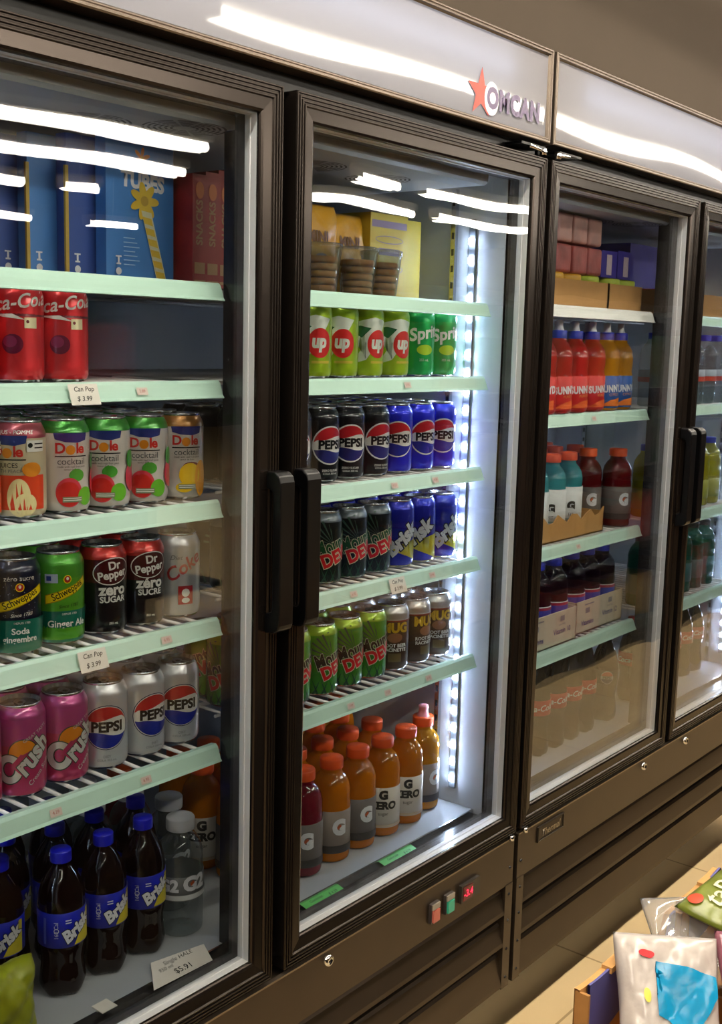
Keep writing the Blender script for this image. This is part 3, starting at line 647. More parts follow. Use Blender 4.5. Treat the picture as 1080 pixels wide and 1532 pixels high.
def shelf_of_cans(z, front, shelfname, doorname, back=0, y0=.152, fill=None, depth_kind=None, stag=.016):
    """front: [(kind, x, off)] left to right"""
    n = len(front)
    for r in range(back+1):
        for i, (k, x, off) in enumerate(front):
            kk = k
            if r and depth_kind: kk = depth_kind(r, i, k)
            if not kk: continue
            yy = y0+r*.0672; xx = x+(stag if r % 2 else 0)
            desc = KINDS[kk][1]; o = off if r == 0 else rnd.uniform(-60, 60)
            lab = f"{desc}, {ORD[n-1-i]} from right, {ROW[r]}, {shelfname}, {doorname}"
            if len(lab.split()) > 16: lab = lab.replace(' can', '', 1)
            if len(lab.split()) > 16: lab = lab.replace(' with', '', 1)
            can(kk, xx, yy, z+.0012, o, lab, f"{KINDS[kk][0].replace('_', ' ')}s on the {shelfname} behind the {doorname}")
S = SHZ[0]
D1, D2, D3, D4 = 'leftmost door', 'second door', 'third door', 'fourth door'
shelf_of_cans(S[1], [('coke_c', -1.077, 0), ('coke_c', -1.009, -8), ('coke_c', -.942, -4)], 'second shelf', D1, back=1)
shelf_of_cans(S[2], [('dole_p', -1.076, 0), ('dole_p', -1.009, -22), ('dole_g', -.942, 18), ('dole_g', -.875, 0), ('dole_g', -.808, 3), ('dole_o', -.741, 17)], 'third shelf', D1, back=4, depth_kind=lambda r, i, k: k)
shelf_of_cans(S[3], [('schw_d', -1.088, 0), ('schw_d', -1.0205, 12), ('schw_g', -.953, 20), ('pepper_a', -.882, 26), ('pepper_b', -.815, 24), ('coke_d', -.747, 20)], 'fourth shelf', D1, back=2,
              depth_kind=lambda r, i, k: {4: 'pepper_a', 5: None}.get(i, k) if r < 3 else None)
shelf_of_cans(S[4], [('crush', -1.083, 0), ('crush', -1.016, 10), ('crush', -.949, 26), ('pepsi_w', -.882, 8), ('pepsi_w', -.815, 34), ('pepsi_w', -.748, 14)], 'fifth shelf', D1, back=2, depth_kind=lambda r, i, k: k if i < 5 or r < 2 else None, stag=.022)
shelf_of_cans(S[1], [('seven', -.600, 0), ('seven', -.530, 10), ('seven', -.463, 22), ('seven', -.396, 10), ('seven', -.329, 42), ('seven', -.257, 42), ('sprite', -.181, 20), ('sprite', -.112, 20)], 'second shelf', D2, back=0)
shelf_of_cans(S[2], [('pepsi_k', -.574, 0), ('pepsi_k', -.507, 10), ('pepsi_k', -.440, 36), ('pepsi_k', -.373, 18), ('pepsi_k', -.306, 40), ('pepsi_b', -.239, 14), ('pepsi_b', -.172, 36), ('pepsi_b', -.105, 20)], 'third shelf', D2, back=3)
shelf_of_cans(S[3], [('dew_r', -.562, 0), ('dew_r', -.494, 10), ('dew_r', -.427, 14), ('dew_r', -.360, 14), ('dew_r', -.2930, 2)] + [('brisk', -.2255, 18), ('brisk', -.1585, -8), ('brisk', -.0915, 26)], 'fourth shelf', D2, back=2, stag=-.012,
              depth_kind=lambda r, i, k: 'brisk' if i >= 3 else k)
shelf_of_cans(S[4], [('dew_g', -.568, 0), ('dew_g', -.500, 10), ('dew_g', -.432, 26), ('dew_g', -.3645, 16), ('dew_g', -.2975, 12), ('mug', -.2305, 14), ('mug', -.1635, 48), ('mug', -.0965, 20)], 'fifth shelf', D2, back=2, stag=-.012)

# ---------------------------------------------------------------- drinks: bottles
def cap_mesh(r, h, m, n=36):
    mb = MB(); w = lambda k, z: 1 + (.018 if k % 2 else -.018) if .001 < z < h-.002 else 1
    mb.lathe([(r, 0, m), (r, .0015, m), (r, .002, m), (r, h-.0025, m), (r*.95, h-.0004, m), (.0001, h, m)], n, None, w); return mb.mesh('cap')
BOT = {}
def bottle_meshes(key, prof, bodym, capm, capr, caph, capz, label=None, spout=None, foot=None, inner=None):
    mb = MB(); mb.lathe([(r, z, bodym) for r, z in prof], 36, None, foot); mb.keep = True
    body = mb.mesh('bottle_body'); parts = [('bottle_body', body)]
    if label:
        z0, z1, lm, dec, lr = label; mb = MB(); mb.lathe([(lr, z0, lm), (lr+.0004, z0+.0003, lm), (lr+.0004, z1-.0003, lm), (lr, z1, lm)], 36)
        dec.wrap(mb, cyl(lr+.0005), step=.004); mb.keep = True; parts.append(('bottle_label', mb.mesh('bottle_label')))
    cm = cap_mesh(capr, caph, capm); cm.transform(Matrix.Translation((0, 0, capz))); parts.append(('cap', cm))
    if spout:
        mb = MB().lathe([(capr*.62, capz+caph, spout), (capr*.5, capz+caph+.004, spout), (capr*.42, capz+caph+.012, spout), (capr*.5, capz+caph+.016, spout), (capr*.45, capz+caph+.021, spout), (.0001, capz+caph+.022, spout)], 24)
        parts.append(('spout', mb.mesh('spout')))
    BOT[key] = parts
def bottle(key, nm, x, y, z, off, label, group):
    t = empty(nm, (x, y, z), face(x, y)+math.radians(off)); setp(t, label, 'bottle', group)
    for n_, me in BOT[key]: child(n_, me, t)
    return t
def pet_foot(k, z): return 1+(.10*math.cos(k*5*2*math.pi/36) if z < .012 else 0)*(1-z/.012 if z < .012 else 0)
TEA = liquid('iced_tea', '#230805', .3, .55, .05); CLEARB = sheet('clear_bottle', '#e4e9ea', .05, 3.5, .03, .06, '#b8c0c4')
BCAP = mat('blue_cap', '#1418b8', .35); WCAP = mat('white_cap', '#b9bcc2', .4); OCAP = mat('orange_cap', '#ec5a24', .4); RCAP = mat('red_cap', '#c01c22', .35); KCAP = mat('black_cap', '#15151a', .35)
dB = Deco(); BW = mat('label_white', '#dcdee4', .4); BY = mat('label_yellow', '#cdbf2e', .4)
dB.poly([(.004, .0), (.034, .0), (.034, .045), (.028, .045)], BY); dB.text('Brisk', .009, .023, .024, BW, rot=34, bold=.05, out=mat('label_black', '#0c0e18', .4), ow=.05, sx=.9, shear=.2)
dB.text('160 Cal', -.020, .024, .008, BW, rot=90).ring(-.020, .024, .0035, .0035, .0009, BW, 16); dB.rect(-.008, .0, .037, .0385, BW).rect(-.008, .0, .0335, .035, BW); dB.rect(-.038, -.034, .004, .042, mat('label_lines', '#4a55b0', .4))
def shift(dc, dz):
    for i, (vs, fs, m, n) in enumerate(dc.it): dc.it[i] = ([(a, b+dz) for a, b in vs], fs, m, n)
    return dc
shift(dB, .076)
bottle_meshes('brisk', [(.0001, .006), (.018, .004), (.026, 0), (.030, .006), (.0318, .016), (.0305, .028), (.029, .040), (.0292, .052), (.0315, .064), (.0322, .072), (.0322, .125), (.0322, .130), (.0312, .142), (.027, .157), (.020, .170), (.0145, .178), (.0125, .182), (.0125, .190)],
              TEA, BCAP, .0142, .0165, .187, (.074, .124, mat('label_blue', '#1420a8', .35), dB, .0326), foot=pet_foot)
dG = Deco(); dG.text('G2', -.0275, .022, .026, BW, bold=.05); dG.text('G2', .0145, .024, .030, BW, bold=.06, out=mat('label_grey2', '#6c6a68', .4)); dG.poly([(.008, .021), (.014, .026), (.011, .030), (.006, .026)], mat('label_bolt', '#b5562a', .4)); dG.rect(-.1, .1, 0, .008, mat('label_pale', '#c8ccce', .4)); shift(dG, .061)
GP = [(.0001, .005), (.025, .002), (.030, 0), (.0335, .003), (.0345, .009), (.034, .014), (.0345, .022), (.0345, .060), (.0345, .098), (.0350, .102), (.0345, .108), (.0335, .114), (.0340, .120), (.0340, .132), (.031, .146), (.025, .157), (.0195, .163), (.018, .167), (.018, .172)]
GP = [(a_, b_*.955) for a_, b_ in GP]
bottle_meshes('g2', GP, CLEARB, WCAP, .0215, .019, .162, (.059, .097, mat('label_silver', '#6f7274', .4, .2), dG, .0350))
def orange_label(key, zero, liq, cap=OCAP, dark=False, spout=None):
    dc = Deco(); base = mat('label_greytan', '#8c8078', .45) if not zero else mat('label_offwhite', '#d9d2c8', .45)
    if dark: base = mat('label_smoke', '#6a6462', .45)
    if zero:
        dc.text('G', 0, .062, .022, mat('label_dk', '#2a2624', .4), bold=.07); dc.text('ZERO', 0, .042, .0195, mat('label_dk', '#2a2624', .4), bold=.06); dc.rect(-.1, .1, .0, .006, mat('label_cream', '#c8b49c', .45)); dc.text('sugar', 0, .027, .009, mat('label_dk', '#2a2624', .4))
    else:
        dc.text('G', .002, .046, .036, BW, bold=.075, sx=.92); dc.poly([(-.001, .043), (.006, .049), (.003, .053), (-.003, .048)], mat('label_bolt', '#b5562a', .4)); dc.rect(-.1, .1, .0, .014, mat('label_darkband', '#3a3634', .4))
    shift(dc, .018)
    bottle_meshes(key, GP, liq, cap, .0205, .018, .164, (.018, .094, base, dc, .0350), spout=spout)
OR = liquid('orange_drink', '#ee8a10', .45, .12); orange_label('or_g', False, OR); orange_label('or_z', True, OR); orange_label('or_b', False, OR, dark=True)
RD = liquid('red_drink', '#8e1430', .45, .12); orange_label('red_g', False, RD, dark=True)
RD2 = liquid('red_drink_deep', '#7c1018', .45, .12); orange_label('red2', False, RD2, dark=True)
OR2 = liquid('yellow_drink', '#f0a210', .45, .12); orange_label('or_s', False, OR2, spout=mat('spout_pink', '#e0909a', .4))
TQ = liquid('turquoise_drink', '#4ab4c0', .45, .12)
dc = Deco(); dc.text('G', 0, .055, .024, mat('label_dk', '#2a2624', .4), bold=.08); dc.text('FIT', 0, .036, .010, mat('label_dk', '#2a2624', .4)); dc.rect(-.028, .028, .026, .0275, mat('label_teal', '#4a9aa4', .4)); shift(dc, .01)
bottle_meshes('tq', GP, TQ, OCAP, .0205, .018, .164, (.012, .107, mat('label_offwhite2', '#d6dadb', .45), dc, .0350))
SB = mat('sunny_blue_cap', '#2432b8', .35); SW = mat('spout_white', '#d4d4d8', .4)
SP = [(.0001, .003), (.027, 0), (.031, .003), (.032, .008), (.032, .080), (.030, .090), (.0315, .102), (.0315, .118), (.0290, .134), (.022, .146), (.0165, .152), (.0155, .160)]
def sunny(key, liq, lab, tcol, sub):
    dc = Deco(); dc.text('SUNNYD', .002, .043, .021, BW, rot=4, bold=.05, sx=.72, sp=1.08); dc.text(sub, .004, .030, .008, mat('label_sub', '#e89a50', .4), rot=4)
    dc.poly([(-.03, .004), (.03, .004), (.03, .024), (-.005, .018)], mat(tcol[0], tcol[1], .4)); shift(dc, .006)
    bottle_meshes(key, SP, liq, SB, .0165, .017, .158, (.006, .078, lab, dc, .0324), spout=SW)
sunny('su_r', liquid('red_punch', '#d8302c', .45, .08), mat('label_punch', '#cc2a2a', .4), ('punch_art', '#e0602a'), 'PUNCH')
sunny('su_o', liquid('orange_punch', '#e09a16', .45, .08), mat('label_sblue', '#2a5aa8', .4), ('orange_art', '#e07a2a'), 'CITRUS')
VT = liquid('dark_purple_drink', '#1f0a1c', .4, .2)
dc = Deco(); dc.rect(-.1, .1, .05, .056, mat('v_red', '#a8284a', .4)); dc.rect(-.1, .1, .03, .05, mat('v_blue', '#2a44b0', .4)); dc.text('vitamin', 0, .02, .012, mat('v_violet', '#3a3a88', .4)); shift(dc, .03)
bottle_meshes('vit', GP, VT, SB, .0185, .016, .164, (.03, .088, mat('v_white', '#cfcfd8', .4), dc, .0350))
COLA = liquid('cola_drink', '#140805', .4, .25)
CP = [(.0001, .006), (.018, .004), (.027, 0), (.031, .008), (.0325, .02), (.031, .04), (.028, .058), (.029, .075), (.0315, .088), (.0325, .1), (.0325, .128), (.030, .148), (.024, .168), (.017, .184), (.0135, .194), (.0125, .2), (.0125, .206)]
dc = Deco(); dc.text('Coca-Cola', 0, .016, .019, BW, shear=.3, bold=.02, rot=4); shift(dc, .094)
bottle_meshes('coke', CP, COLA, RCAP, .0145, .016, .202, (.094, .128, mat('label_cokered', '#c01e22', .4), dc, .0330), foot=pet_foot)
dc = Deco(); dc.ell(0, .016, .0155, .0155, BW); dc.poly([(.0145*math.cos(math.radians(t)), .016+.0145*math.sin(math.radians(t))) for t in range(15, 166, 10)], mat('label_pred', '#c2322a', .4)); dc.poly([(.0145*math.cos(math.radians(t)), .016+.0145*math.sin(math.radians(t))) for t in range(195, 346, 10)], mat('label_pnavy', '#1c2050', .4)); dc.text('PEPSI', 0, .016, .0095, mat('label_black', '#0c0e18', .4), bold=.04); shift(dc, .094)
bottle_meshes('pepsi', CP, COLA, KCAP, .0145, .016, .202, (.094, .128, mat('label_pblack', '#101015', .4), dc, .0330), foot=pet_foot)
def rowset(items, z, nm, shelfname, doorname, y, rowname, desc=None):
    n = len(items)
    for i, it in enumerate(items):
        key, x, off, d = it[:4]; yy = it[4] if len(it) > 4 else y
        bottle(key, nm, x, yy, z+.001, off, f"{d}, {ORD[n-1-i]} from right, {rowname}, {shelfname}, {doorname}", f"{nm.replace('_', ' ')}s on the {shelfname} behind the {doorname}")
bt, bc = 'iced tea bottle with blue cap', 'clear drink bottle with white cap'
rowset([('brisk', -1.094, 0, bt), ('brisk', -1.022, 0, bt, .20), ('brisk', -.950, 22, bt), ('brisk', -.878, 22, bt), ('brisk', -.806, 20, bt), ('g2', -.733, 14, bc)], FLZ, 'drink_bottle', 'cooler floor', D1, .160, 'front row')
rowset([('brisk', -1.075, 0, bt, .24), ('brisk', -.970, 22, bt, .262), ('brisk', -.905, 10, bt, .236), ('brisk', -.838, 22, bt), ('brisk', -.765, 22, bt, .226), ('g2', -.693, 14, bc, .232)], FLZ, 'drink_bottle', 'cooler floor', D1, .232, 'second row')
rowset([('brisk', -.930, 22, bt, .33), ('brisk', -.86, 10, bt, .31), ('g2', -.787, 22, bc), ('g2', -.710, 14, bc)], FLZ, 'drink_bottle', 'cooler floor', D1, .306, 'third row')
rowset([('g2', -.82, 22, bc, .385), ('g2', -.745, 14, bc), ('red2', -.67, 14, 'red sports drink bottle')], FLZ, 'drink_bottle', 'cooler floor', D1, .382, 'fourth row')
ob, oz, rb = 'orange sports drink with grey label', 'orange sports drink with white label', 'red sports drink bottle'
rowset([('red_g', -.538, 0, rb), ('red_g', -.464, 10, rb), ('or_g', -.390, 24, ob), ('or_b', -.318, 30, ob), ('or_z', -.246, 8, oz), ('or_z', -.174, 12, oz)], FLZ, 'sports_drink_bottle', 'cooler floor', D2, .152, 'front row')
bottle('or_s', 'squeeze_bottle', -.100, .166, FLZ+.001, 44, 'yellow sports drink bottle with squeeze spout beside the lit strip, second door', 'squeeze top sports drinks')
for r in range(1, 4):
    it = [(('or_g', 'or_b', 'or_z')[(i+r) % 3], -.56+i*.0725+(.012 if r % 2 else 0), rnd.uniform(-40, 40), 'orange sports drink bottle') for i in range(6 if r < 3 else 7)]
    rowset(it, FLZ, 'sports_drink_bottle', 'cooler floor', D2, .152+.0735*r, ROW[r])
# third door
Q = SHZ[1]
sr, so = 'red punch bottle with blue cap', 'orange punch bottle with blue cap'
rowset([('su_r', .180, 0, sr), ('su_r', .247, 5, sr), ('su_r', .314, 44, sr), ('su_r', .384, 44, sr), ('su_r', .462, 50, sr), ('su_o', .531, 38, so), ('su_o', .598, 38, so)], Q[1], 'punch_bottle', 'second shelf', D3, .142, 'front row')
rowset([('su_r', .36, 0, sr), ('su_r', .43, 0, sr), ('su_o', .50, 0, so), ('su_o', .57, 0, so)], Q[1], 'punch_bottle', 'second shelf', D3, .212, 'second row')
gt = 'turquoise sports drink in cardboard tray'
def tray(x0, x1, y0, y1, z, h, m, nm, lab, cat, dec=None, th=.003, side=None, notch=False):
    mb = MB()
    mb.box(x0, x1, y0, y1, z, z+th, m).box(x0, x0+th, y0, y1, z, z+h, m).box(x1-th, x1, y0, y1, z, z+h, m).box(x0, x1, y1-th, y1, z, z+h, m)
    if notch:
        n = 14; vs = []; 
        for i in range(n+1): x = x0+(x1-x0)*i/n; zz = z+h*(1+.22*math.sin(i*1.9)); vs += [(x, y0, z), (x, y0, zz), (x, y0+th, zz), (x, y0+th, z)]
        mb.add(vs, [f for i in range(n) for f in ((4*i, 4*i+4, 4*i+5, 4*i+1), (4*i+1, 4*i+5, 4*i+6, 4*i+2), (4*i+2, 4*i+6, 4*i+7, 4*i+3))], m)
    else: mb.box(x0, x1, y0, y0+th, z, z+h, m)
    mb.keep = True
    if dec: dec.wrap(mb, flat((x0+x1)/2, y0, z))
    if side: side.wrap(mb, flat(x0, (y0+y1)/2, z, (0, -1, 0), (-1, 0, 0)))
    return setp(mb.build(nm), lab, cat)
TRAYC = mat('tray_card', '#b98a52', .8, noise=.06, nscale=20)
tray(.215, .505, .112, .268, Q[2]+.001, .047, TRAYC, 'drink_tray', 'brown cardboard tray holding turquoise sports drinks behind the third door', 'tray', notch=True)
rowset([('tq', .254+.073*i, (8, 6, 20)[i % 3] if i else 0, gt) for i in range(3)] + [], Q[2]+.003, 'sports_drink_bottle', 'third shelf', D3, .153, 'front row')
rowset([('tq', .254+.073*i, 0, gt) for i in range(3)], Q[2]+.003, 'sports_drink_bottle', 'third shelf', D3, .228, 'second row')
rowset([('red2', .548, 20, rb, .182), ('red2', .600, 16, rb, .140)][:1] + [('red2', .607, 30, rb, .135)], Q[2], 'red_drink_bottle', 'third shelf', D3, .150, 'front row')
rowset([('red2', .53, 0, rb, .262), ('red2', .61, 0, rb, .25), ('or_g', .61, 0, 'orange sports drink bottle', .335)], Q[2], 'red_drink_bottle', 'third shelf', D3, .25, 'second row')
VW = mat('vitamin_carton', '#d2c6b4', .7, noise=.03)
VTX = mat('v_violet', '#3a3a88', .4); VG = mat('v_grey', '#8c8a96', .5)
def vdec(n):
    d = Deco(); d.text('Vitamin '+n, .05, .030, .017, VTX, bold=.01).text('essentials', .05, .045, .008, VG).text('Vitamins', -.058, .022, .017, VTX, bold=.01).rect(-.07, -.05, .044, .056, VG).rect(-.075, -.03, .063, .066, VG).rect(.04, .058, .052, .064, VG); return d
sd = Deco(); sd.rect(-.03, .03, .052, .056, VTX).rect(-.03, .03, .044, .048, VTX)
tray(.398, .625, .112, .268, Q[3]+.001, .074, VW, 'drink_carton', 'white printed carton of purple drinks on the fourth shelf, right of pair', 'carton', vdec('12'), side=sd)
tray(.150, .380, .100, .262, Q[3]+.001, .074, VW, 'drink_carton', 'white printed carton of dark drinks on the fourth shelf, left of pair', 'carton', vdec('10'), side=sd)
vb = 'dark purple drink in carton'
rowset([('vit', .438+.0735*i, 10, vb) for i in range(3)], Q[3]+.003, 'vitamin_drink_bottle', 'fourth shelf', D3, .153, 'front row')
rowset([('vit', .438+.0735*i, 10, vb) for i in range(3)], Q[3]+.003, 'vitamin_drink_bottle', 'fourth shelf', D3, .2265, 'second row')
rowset([('vit', .190+.0735*i, 10, 'black drink in left carton') for i in range(3)][::1], Q[3]+.003, 'vitamin_drink_bottle', 'fourth shelf', D3, .141, 'front row')
bottle('or_g', 'juice_bottle', .60, .335, Q[3]+.001, 0, 'orange drink bottle at the right end behind the white carton, third door', 'orange bottles behind cartons')
ck, pk = 'cola bottle with red cap', 'cola bottle with black cap'
rowset([('coke', .23, 10, ck), ('coke', .305, 10, ck), ('coke', .378, 10, ck), ('coke', .450, 12, ck), ('coke', .520, 10, ck), ('pepsi', .632, 12, pk)], FLZ, 'cola_bottle', 'cooler floor', D3, .150, 'front row')
rowset([('coke', .40, 10, ck), ('coke', .475, 10, ck), ('pepsi', .55, 0, pk), ('pepsi', .65, 12, pk)], FLZ, 'cola_bottle', 'cooler floor', D3, .225, 'second row')
rowset([('pepsi', .44, 0, pk), ('pepsi', .52, 0, pk), ('pepsi', .60, 0, pk)], FLZ, 'cola_bottle', 'cooler floor', D3, .30, 'third row')
# fourth door sliver
wb = 'clear water bottle with blue cap'
dc = Deco(); dc.rect(-.1, .1, 0, .012, mat('w_red', '#b8402c', .4)); shift(dc, .06)
bottle_meshes('water', GP, CLEARB, SB, .0165, .016, .164, (.06, .09, mat('w_label', '#9fb0c0', .4), dc, .0350))
yl = liquid('lemon_drink', '#c9c42a', .45, .15); dc = Deco(); bottle_meshes('lemon', GP, yl, SB, .0185, .016, .164, (.02, .07, mat('lemon_label', '#a8ac48', .4), dc, .0350))
tl = liquid('teal_drink', '#1f7a68', .45, .2); bottle_meshes('teal', GP, tl, KCAP, .0185, .016, .164, (.03, .08, mat('teal_label', '#2a6a70', .4), dc, .0350))
rowset([('water', .80+.076*i, 0, wb) for i in range(6)], Q[1], 'water_bottle', 'second shelf', D4, .15, 'front row')
rowset([('lemon', .80+.076*i, 0, 'yellow lemon drink bottle') for i in range(6)], Q[2], 'lemon_drink_bottle', 'third shelf', D4, .15, 'front row')
rowset([('teal', .80+.076*i, 0, 'teal drink bottle') for i in range(6)], Q[3], 'teal_drink_bottle', 'fourth shelf', D4, .15, 'front row')
rowset([('coke', .82+.076*i, 0, ck) for i in range(6)], FLZ, 'cola_bottle', 'cooler floor', D4, .17, 'front row')
tray(.76, 1.26, .13, .35, Q[0]+.001, .06, TRAYC, 'snack_tray', 'brown cardboard tray with red lids on the top shelf, fourth door', 'tray')
RDL = mat('red_lids', '#b02a30', .4)
for i in range(6):
    mb = MB().lathe([(.001, 0, RDL), (.034, 0, RDL), (.036, .05, RDL), (.037, .058, RDL), (.001, .06, RDL)], 24); o = mb.build('dip_tub'); o.location = (.805+i*.08, .18, Q[0]+.0055)
    setp(o, f'round red lidded tub in tray on top shelf, fourth door, {ORD[i]} from left', 'tub', 'red tubs on the fourth door top shelf')

# ---------------------------------------------------------------- boxes and packets on the top shelves
def carton(nm, x0, x1, y0, y1, z0, z1, m, lab, cat, dec=None, group=None, side=None):
    mb = MB(); mb.box(x0, x1, y0, y1, z0, z1, m); mb.keep = True
    if dec: dec.wrap(mb, flat((x0+x1)/2, y0, z0))
    if side: side.wrap(mb, flat(x0, (y0+y1)/2, z0, (0, -1, 0), (-1, 0, 0)))
    return setp(mb.build(nm), lab, cat, group)
ZS = S[0]
TB = mat('tube_box_blue', '#3f7fc8', .45, noise=.06, nscale=25); TBD = mat('tube_box_spine', '#2d4f9c', .45); TY = mat('tube_yellow', '#d8b93a', .45); TO = mat('tube_orange', '#c87a2a', .45); TG = mat('tube_gold', '#b89a3c', .5)
def tubes_dec(full):
    d = Deco(); h = .19
    if full:
        d.text('TUBES', .004, .138, .029, BW, sx=.93, bold=.05, rot=-3)
        for k in range(6): a = math.radians(60*k+20); d.ell(.002+.0085*math.cos(a), .170+.0085*math.sin(a), .007, .0028, TO, rot=math.degrees(a), n=12)
        d.ell(.002, .170, .003, .003, TG, n=10)
        for k in range(7): a = math.radians(51*k); d.ell(.006+.014*math.cos(a), .113+.014*math.sin(a), .0125, .006, TY, rot=math.degrees(a), n=12)
        d.ell(.006, .113, .007, .007, TG); d.poly([(.000, .100), (.018, .098), (.046, .004), (.028, .004)], mat('tube_pale', '#cfd0b4', .45))
        for k in range(6): t = k/6; x = .010+.027*t; z = .092-.088*t; d.poly([(x-.008, z), (x+.008, z-.002), (x+.011, z-.012), (x-.005, z-.009)], TY)
        for k in range(7): d.rect(-.032, -.032+.02+.004*(k % 3), .06-k*.006, .0612-k*.006, mat('tube_small', '#9cc4ea', .5))
    d.rect(-.046, -.036, .034, .036, BW).rect(-.0425, -.0395, .026, .035, BW).rect(-.045, -.037, .024, .0262, BW); d.ell(-.041, .015, .005, .005, BW, n=14)
    return d
BS = [(-.836, -.716, .195), (-.880, -.765, .222), (-.925, -.81, .245), (-.955, -.84, .272), (-1.0, -.88, .30)]
for i, (a, b, y) in enumerate(BS):
    carton('freeze_pop_box', a, b, y, y+.022, ZS+.001, ZS+.196-.003*i, TB if i % 2 == 0 else TBD, ('blue freeze pop box with yellow flower, frontmost on top shelf' if i == 0 else f'blue freeze pop box, {ORD[i-1]} one behind the frontmost, top shelf'), 'box', tubes_dec(i == 0), 'blue boxes on the top shelf')
    if i: carton('gold_liner_card', a-.006, a-.001, y-.006, y-.002, ZS+.001, ZS+.15, TG, f'narrow gold card edge beside the {ORD[i-1]} rear blue box', 'card')
RBX = mat('red_snack_box', '#8c1f22', .5, noise=.2, nscale=30); RBT = mat('red_snack_tan', '#9a7450', .5)
def rdec():
    d = Deco(); d.text('FRUIT', 0, .125, .02, RBT, bold=.03); d.text('SNACKS', 0, .105, .014, RBT); d.ell(0, .08, .018, .012, RBT, n=16); d.ell(.004, .05, .012, .01, mat('red_snack_or', '#b8622a', .5), n=14); return d
def sdec(i):
    d = Deco(); d.text('SNACKS', 0, .09, .017, RBT, rot=90, bold=.03); d.rect(-.010, .010, .018, .034, RBT).ell(0, .135, .008, .012, mat('red_snack_or', '#b8622a', .5), n=14); d.rect(-.011, .011, .005, .009, RBT)
    return d
for i in range(4):
    a = -.706+i*.029; carton('snack_box', a, a+.026, .165+.004*i, .33, ZS+.001, ZS+.158+.006*i, RBX, f'upright dark red snack box, {ORD[i]} from left beside blue boxes', 'box', sdec(i), 'red boxes on the leftmost top shelf', side=rdec())
for i in range(2):
    a = -1.06+i*.03; carton('snack_box', a, a+.026, .2, .34, ZS+.001, ZS+.158, RBX, f'upright dark red snack box at the far left top shelf, {ORD[i]} one', 'box', None, 'red boxes at far left')
# second door: yellow bags, cups, yellow boxes
def bag_mesh(w, h, d, seed, m, crinkle=.004, n=28, art=None, artm=None):
    """pillow bag: base at z=0, front -Y"""
    r = random.Random(seed); ph = [r.uniform(0, 6) for _ in range(8)]; mb = MB(); vs = []
    for side in (-1, 1):
        for j in range(n+1):
            for i in range(n+1):
                u, v = i/n*2-1, j/n*2-1
                t = max(0, (1-abs(u)**3.2))**.5*max(0, (1-abs(v)**3.2))**.6
                c = crinkle*(1.4*abs(math.sin(u*2.6+ph[0]+v*1.7))+.9*abs(math.sin(v*4.1-u*3.3+ph[1]))+.45*abs(math.sin(u*8+v*5+ph[2]))-1.2)*min(1, t*2)
                sh = 1-.07*math.cos(v*math.pi/2)**2*abs(u)
                vs.append((u*w/2*sh+.3*c, side*(t*d/2+c), h*(v+1)/2+.4*c*abs(v)))
    N = (n+1)**2; fs = []
    for j in range(n):
        for i in range(n):
            a = j*(n+1)+i; fs.append((a, a+1, a+n+2, a+n+1)); fs.append((N+a, N+a+n+1, N+a+n+2, N+a+1))
    mb.add(vs, fs, m, True)
    if art:
        def fn(s, z, e):
            u, v = s/(w/2), z/h*2-1
            t = max(0, (1-min(1, abs(u))**3.2))**.5*max(0, (1-min(1, abs(v))**3.2))**.6
            c = crinkle*(1.4*abs(math.sin(u*2.6+ph[0]+v*1.7))+.9*abs(math.sin(v*4.1-u*3.3+ph[1]))+.45*abs(math.sin(u*8+v*5+ph[2]))-1.2)*min(1, t*2)
            return (s, -(t*d/2)+c*-1-.0012-e, z) if False else (s+.3*c, -(t*d/2)+0-c-.0016-e, z+.4*c*abs(v))
        art.wrap(mb, fn, step=.005, stepz=.005)
    mb.keep = True
    return mb
YB = mat('bag_yellow', '#c99420', .35, bump=.3, bscale=30, noise=.15, nscale=20); YP = mat('yellow_box', '#b9a436', .5, noise=.08, nscale=20); YV = mat('yellow_box_violet', '#7a6a80', .5)
for i, (x, y, w, h) in enumerate([(-.56, .2, .13, .15), (-.44, .19, .14, .145), (-.33, .215, .12, .14)]):
    d = Deco(); d.text('MINI', 0, .09, .025, mat('bag_brown', '#6a4422', .5), bold=.04); d.ell(.01, .05, .02, .016, YV, n=18)
    o = bag_mesh(w, h, .05, 20+i, YB, .002, art=d).build('snack_bag'); o.location = (x, y, ZS+.002); setp(o, f'golden yellow crinkled snack bag on top shelf, second door, {ORD[i]} from left', 'bag', 'yellow snack bags')
def ydec():
    d = Deco(); d.rect(-.05, .05, .125, .137, YV).ring(.0, .105, .04, .007, .0015, YV, 20).rect(-.03, .03, .078, .09, YV).ring(0, .055, .04, .008, .0015, YV, 20); d.text('MINI', 0, .03, .02, YV, bold=.03); return d
for i, (a, b, y, h) in enumerate([(-.272, -.165, .19, .150), (-.162, -.105, .205, .148)]):
    carton('cookie_box', a, b, y, y+.14, ZS+.001, ZS+h, YP, f'yellow cookie box with violet bands on top shelf, {ORD[i]} from left', 'box', ydec() if i == 0 else None, 'yellow cookie boxes')
CK = mat('cookie_brown', '#a8713a', .7, noise=.2, nscale=60, bump=.2)
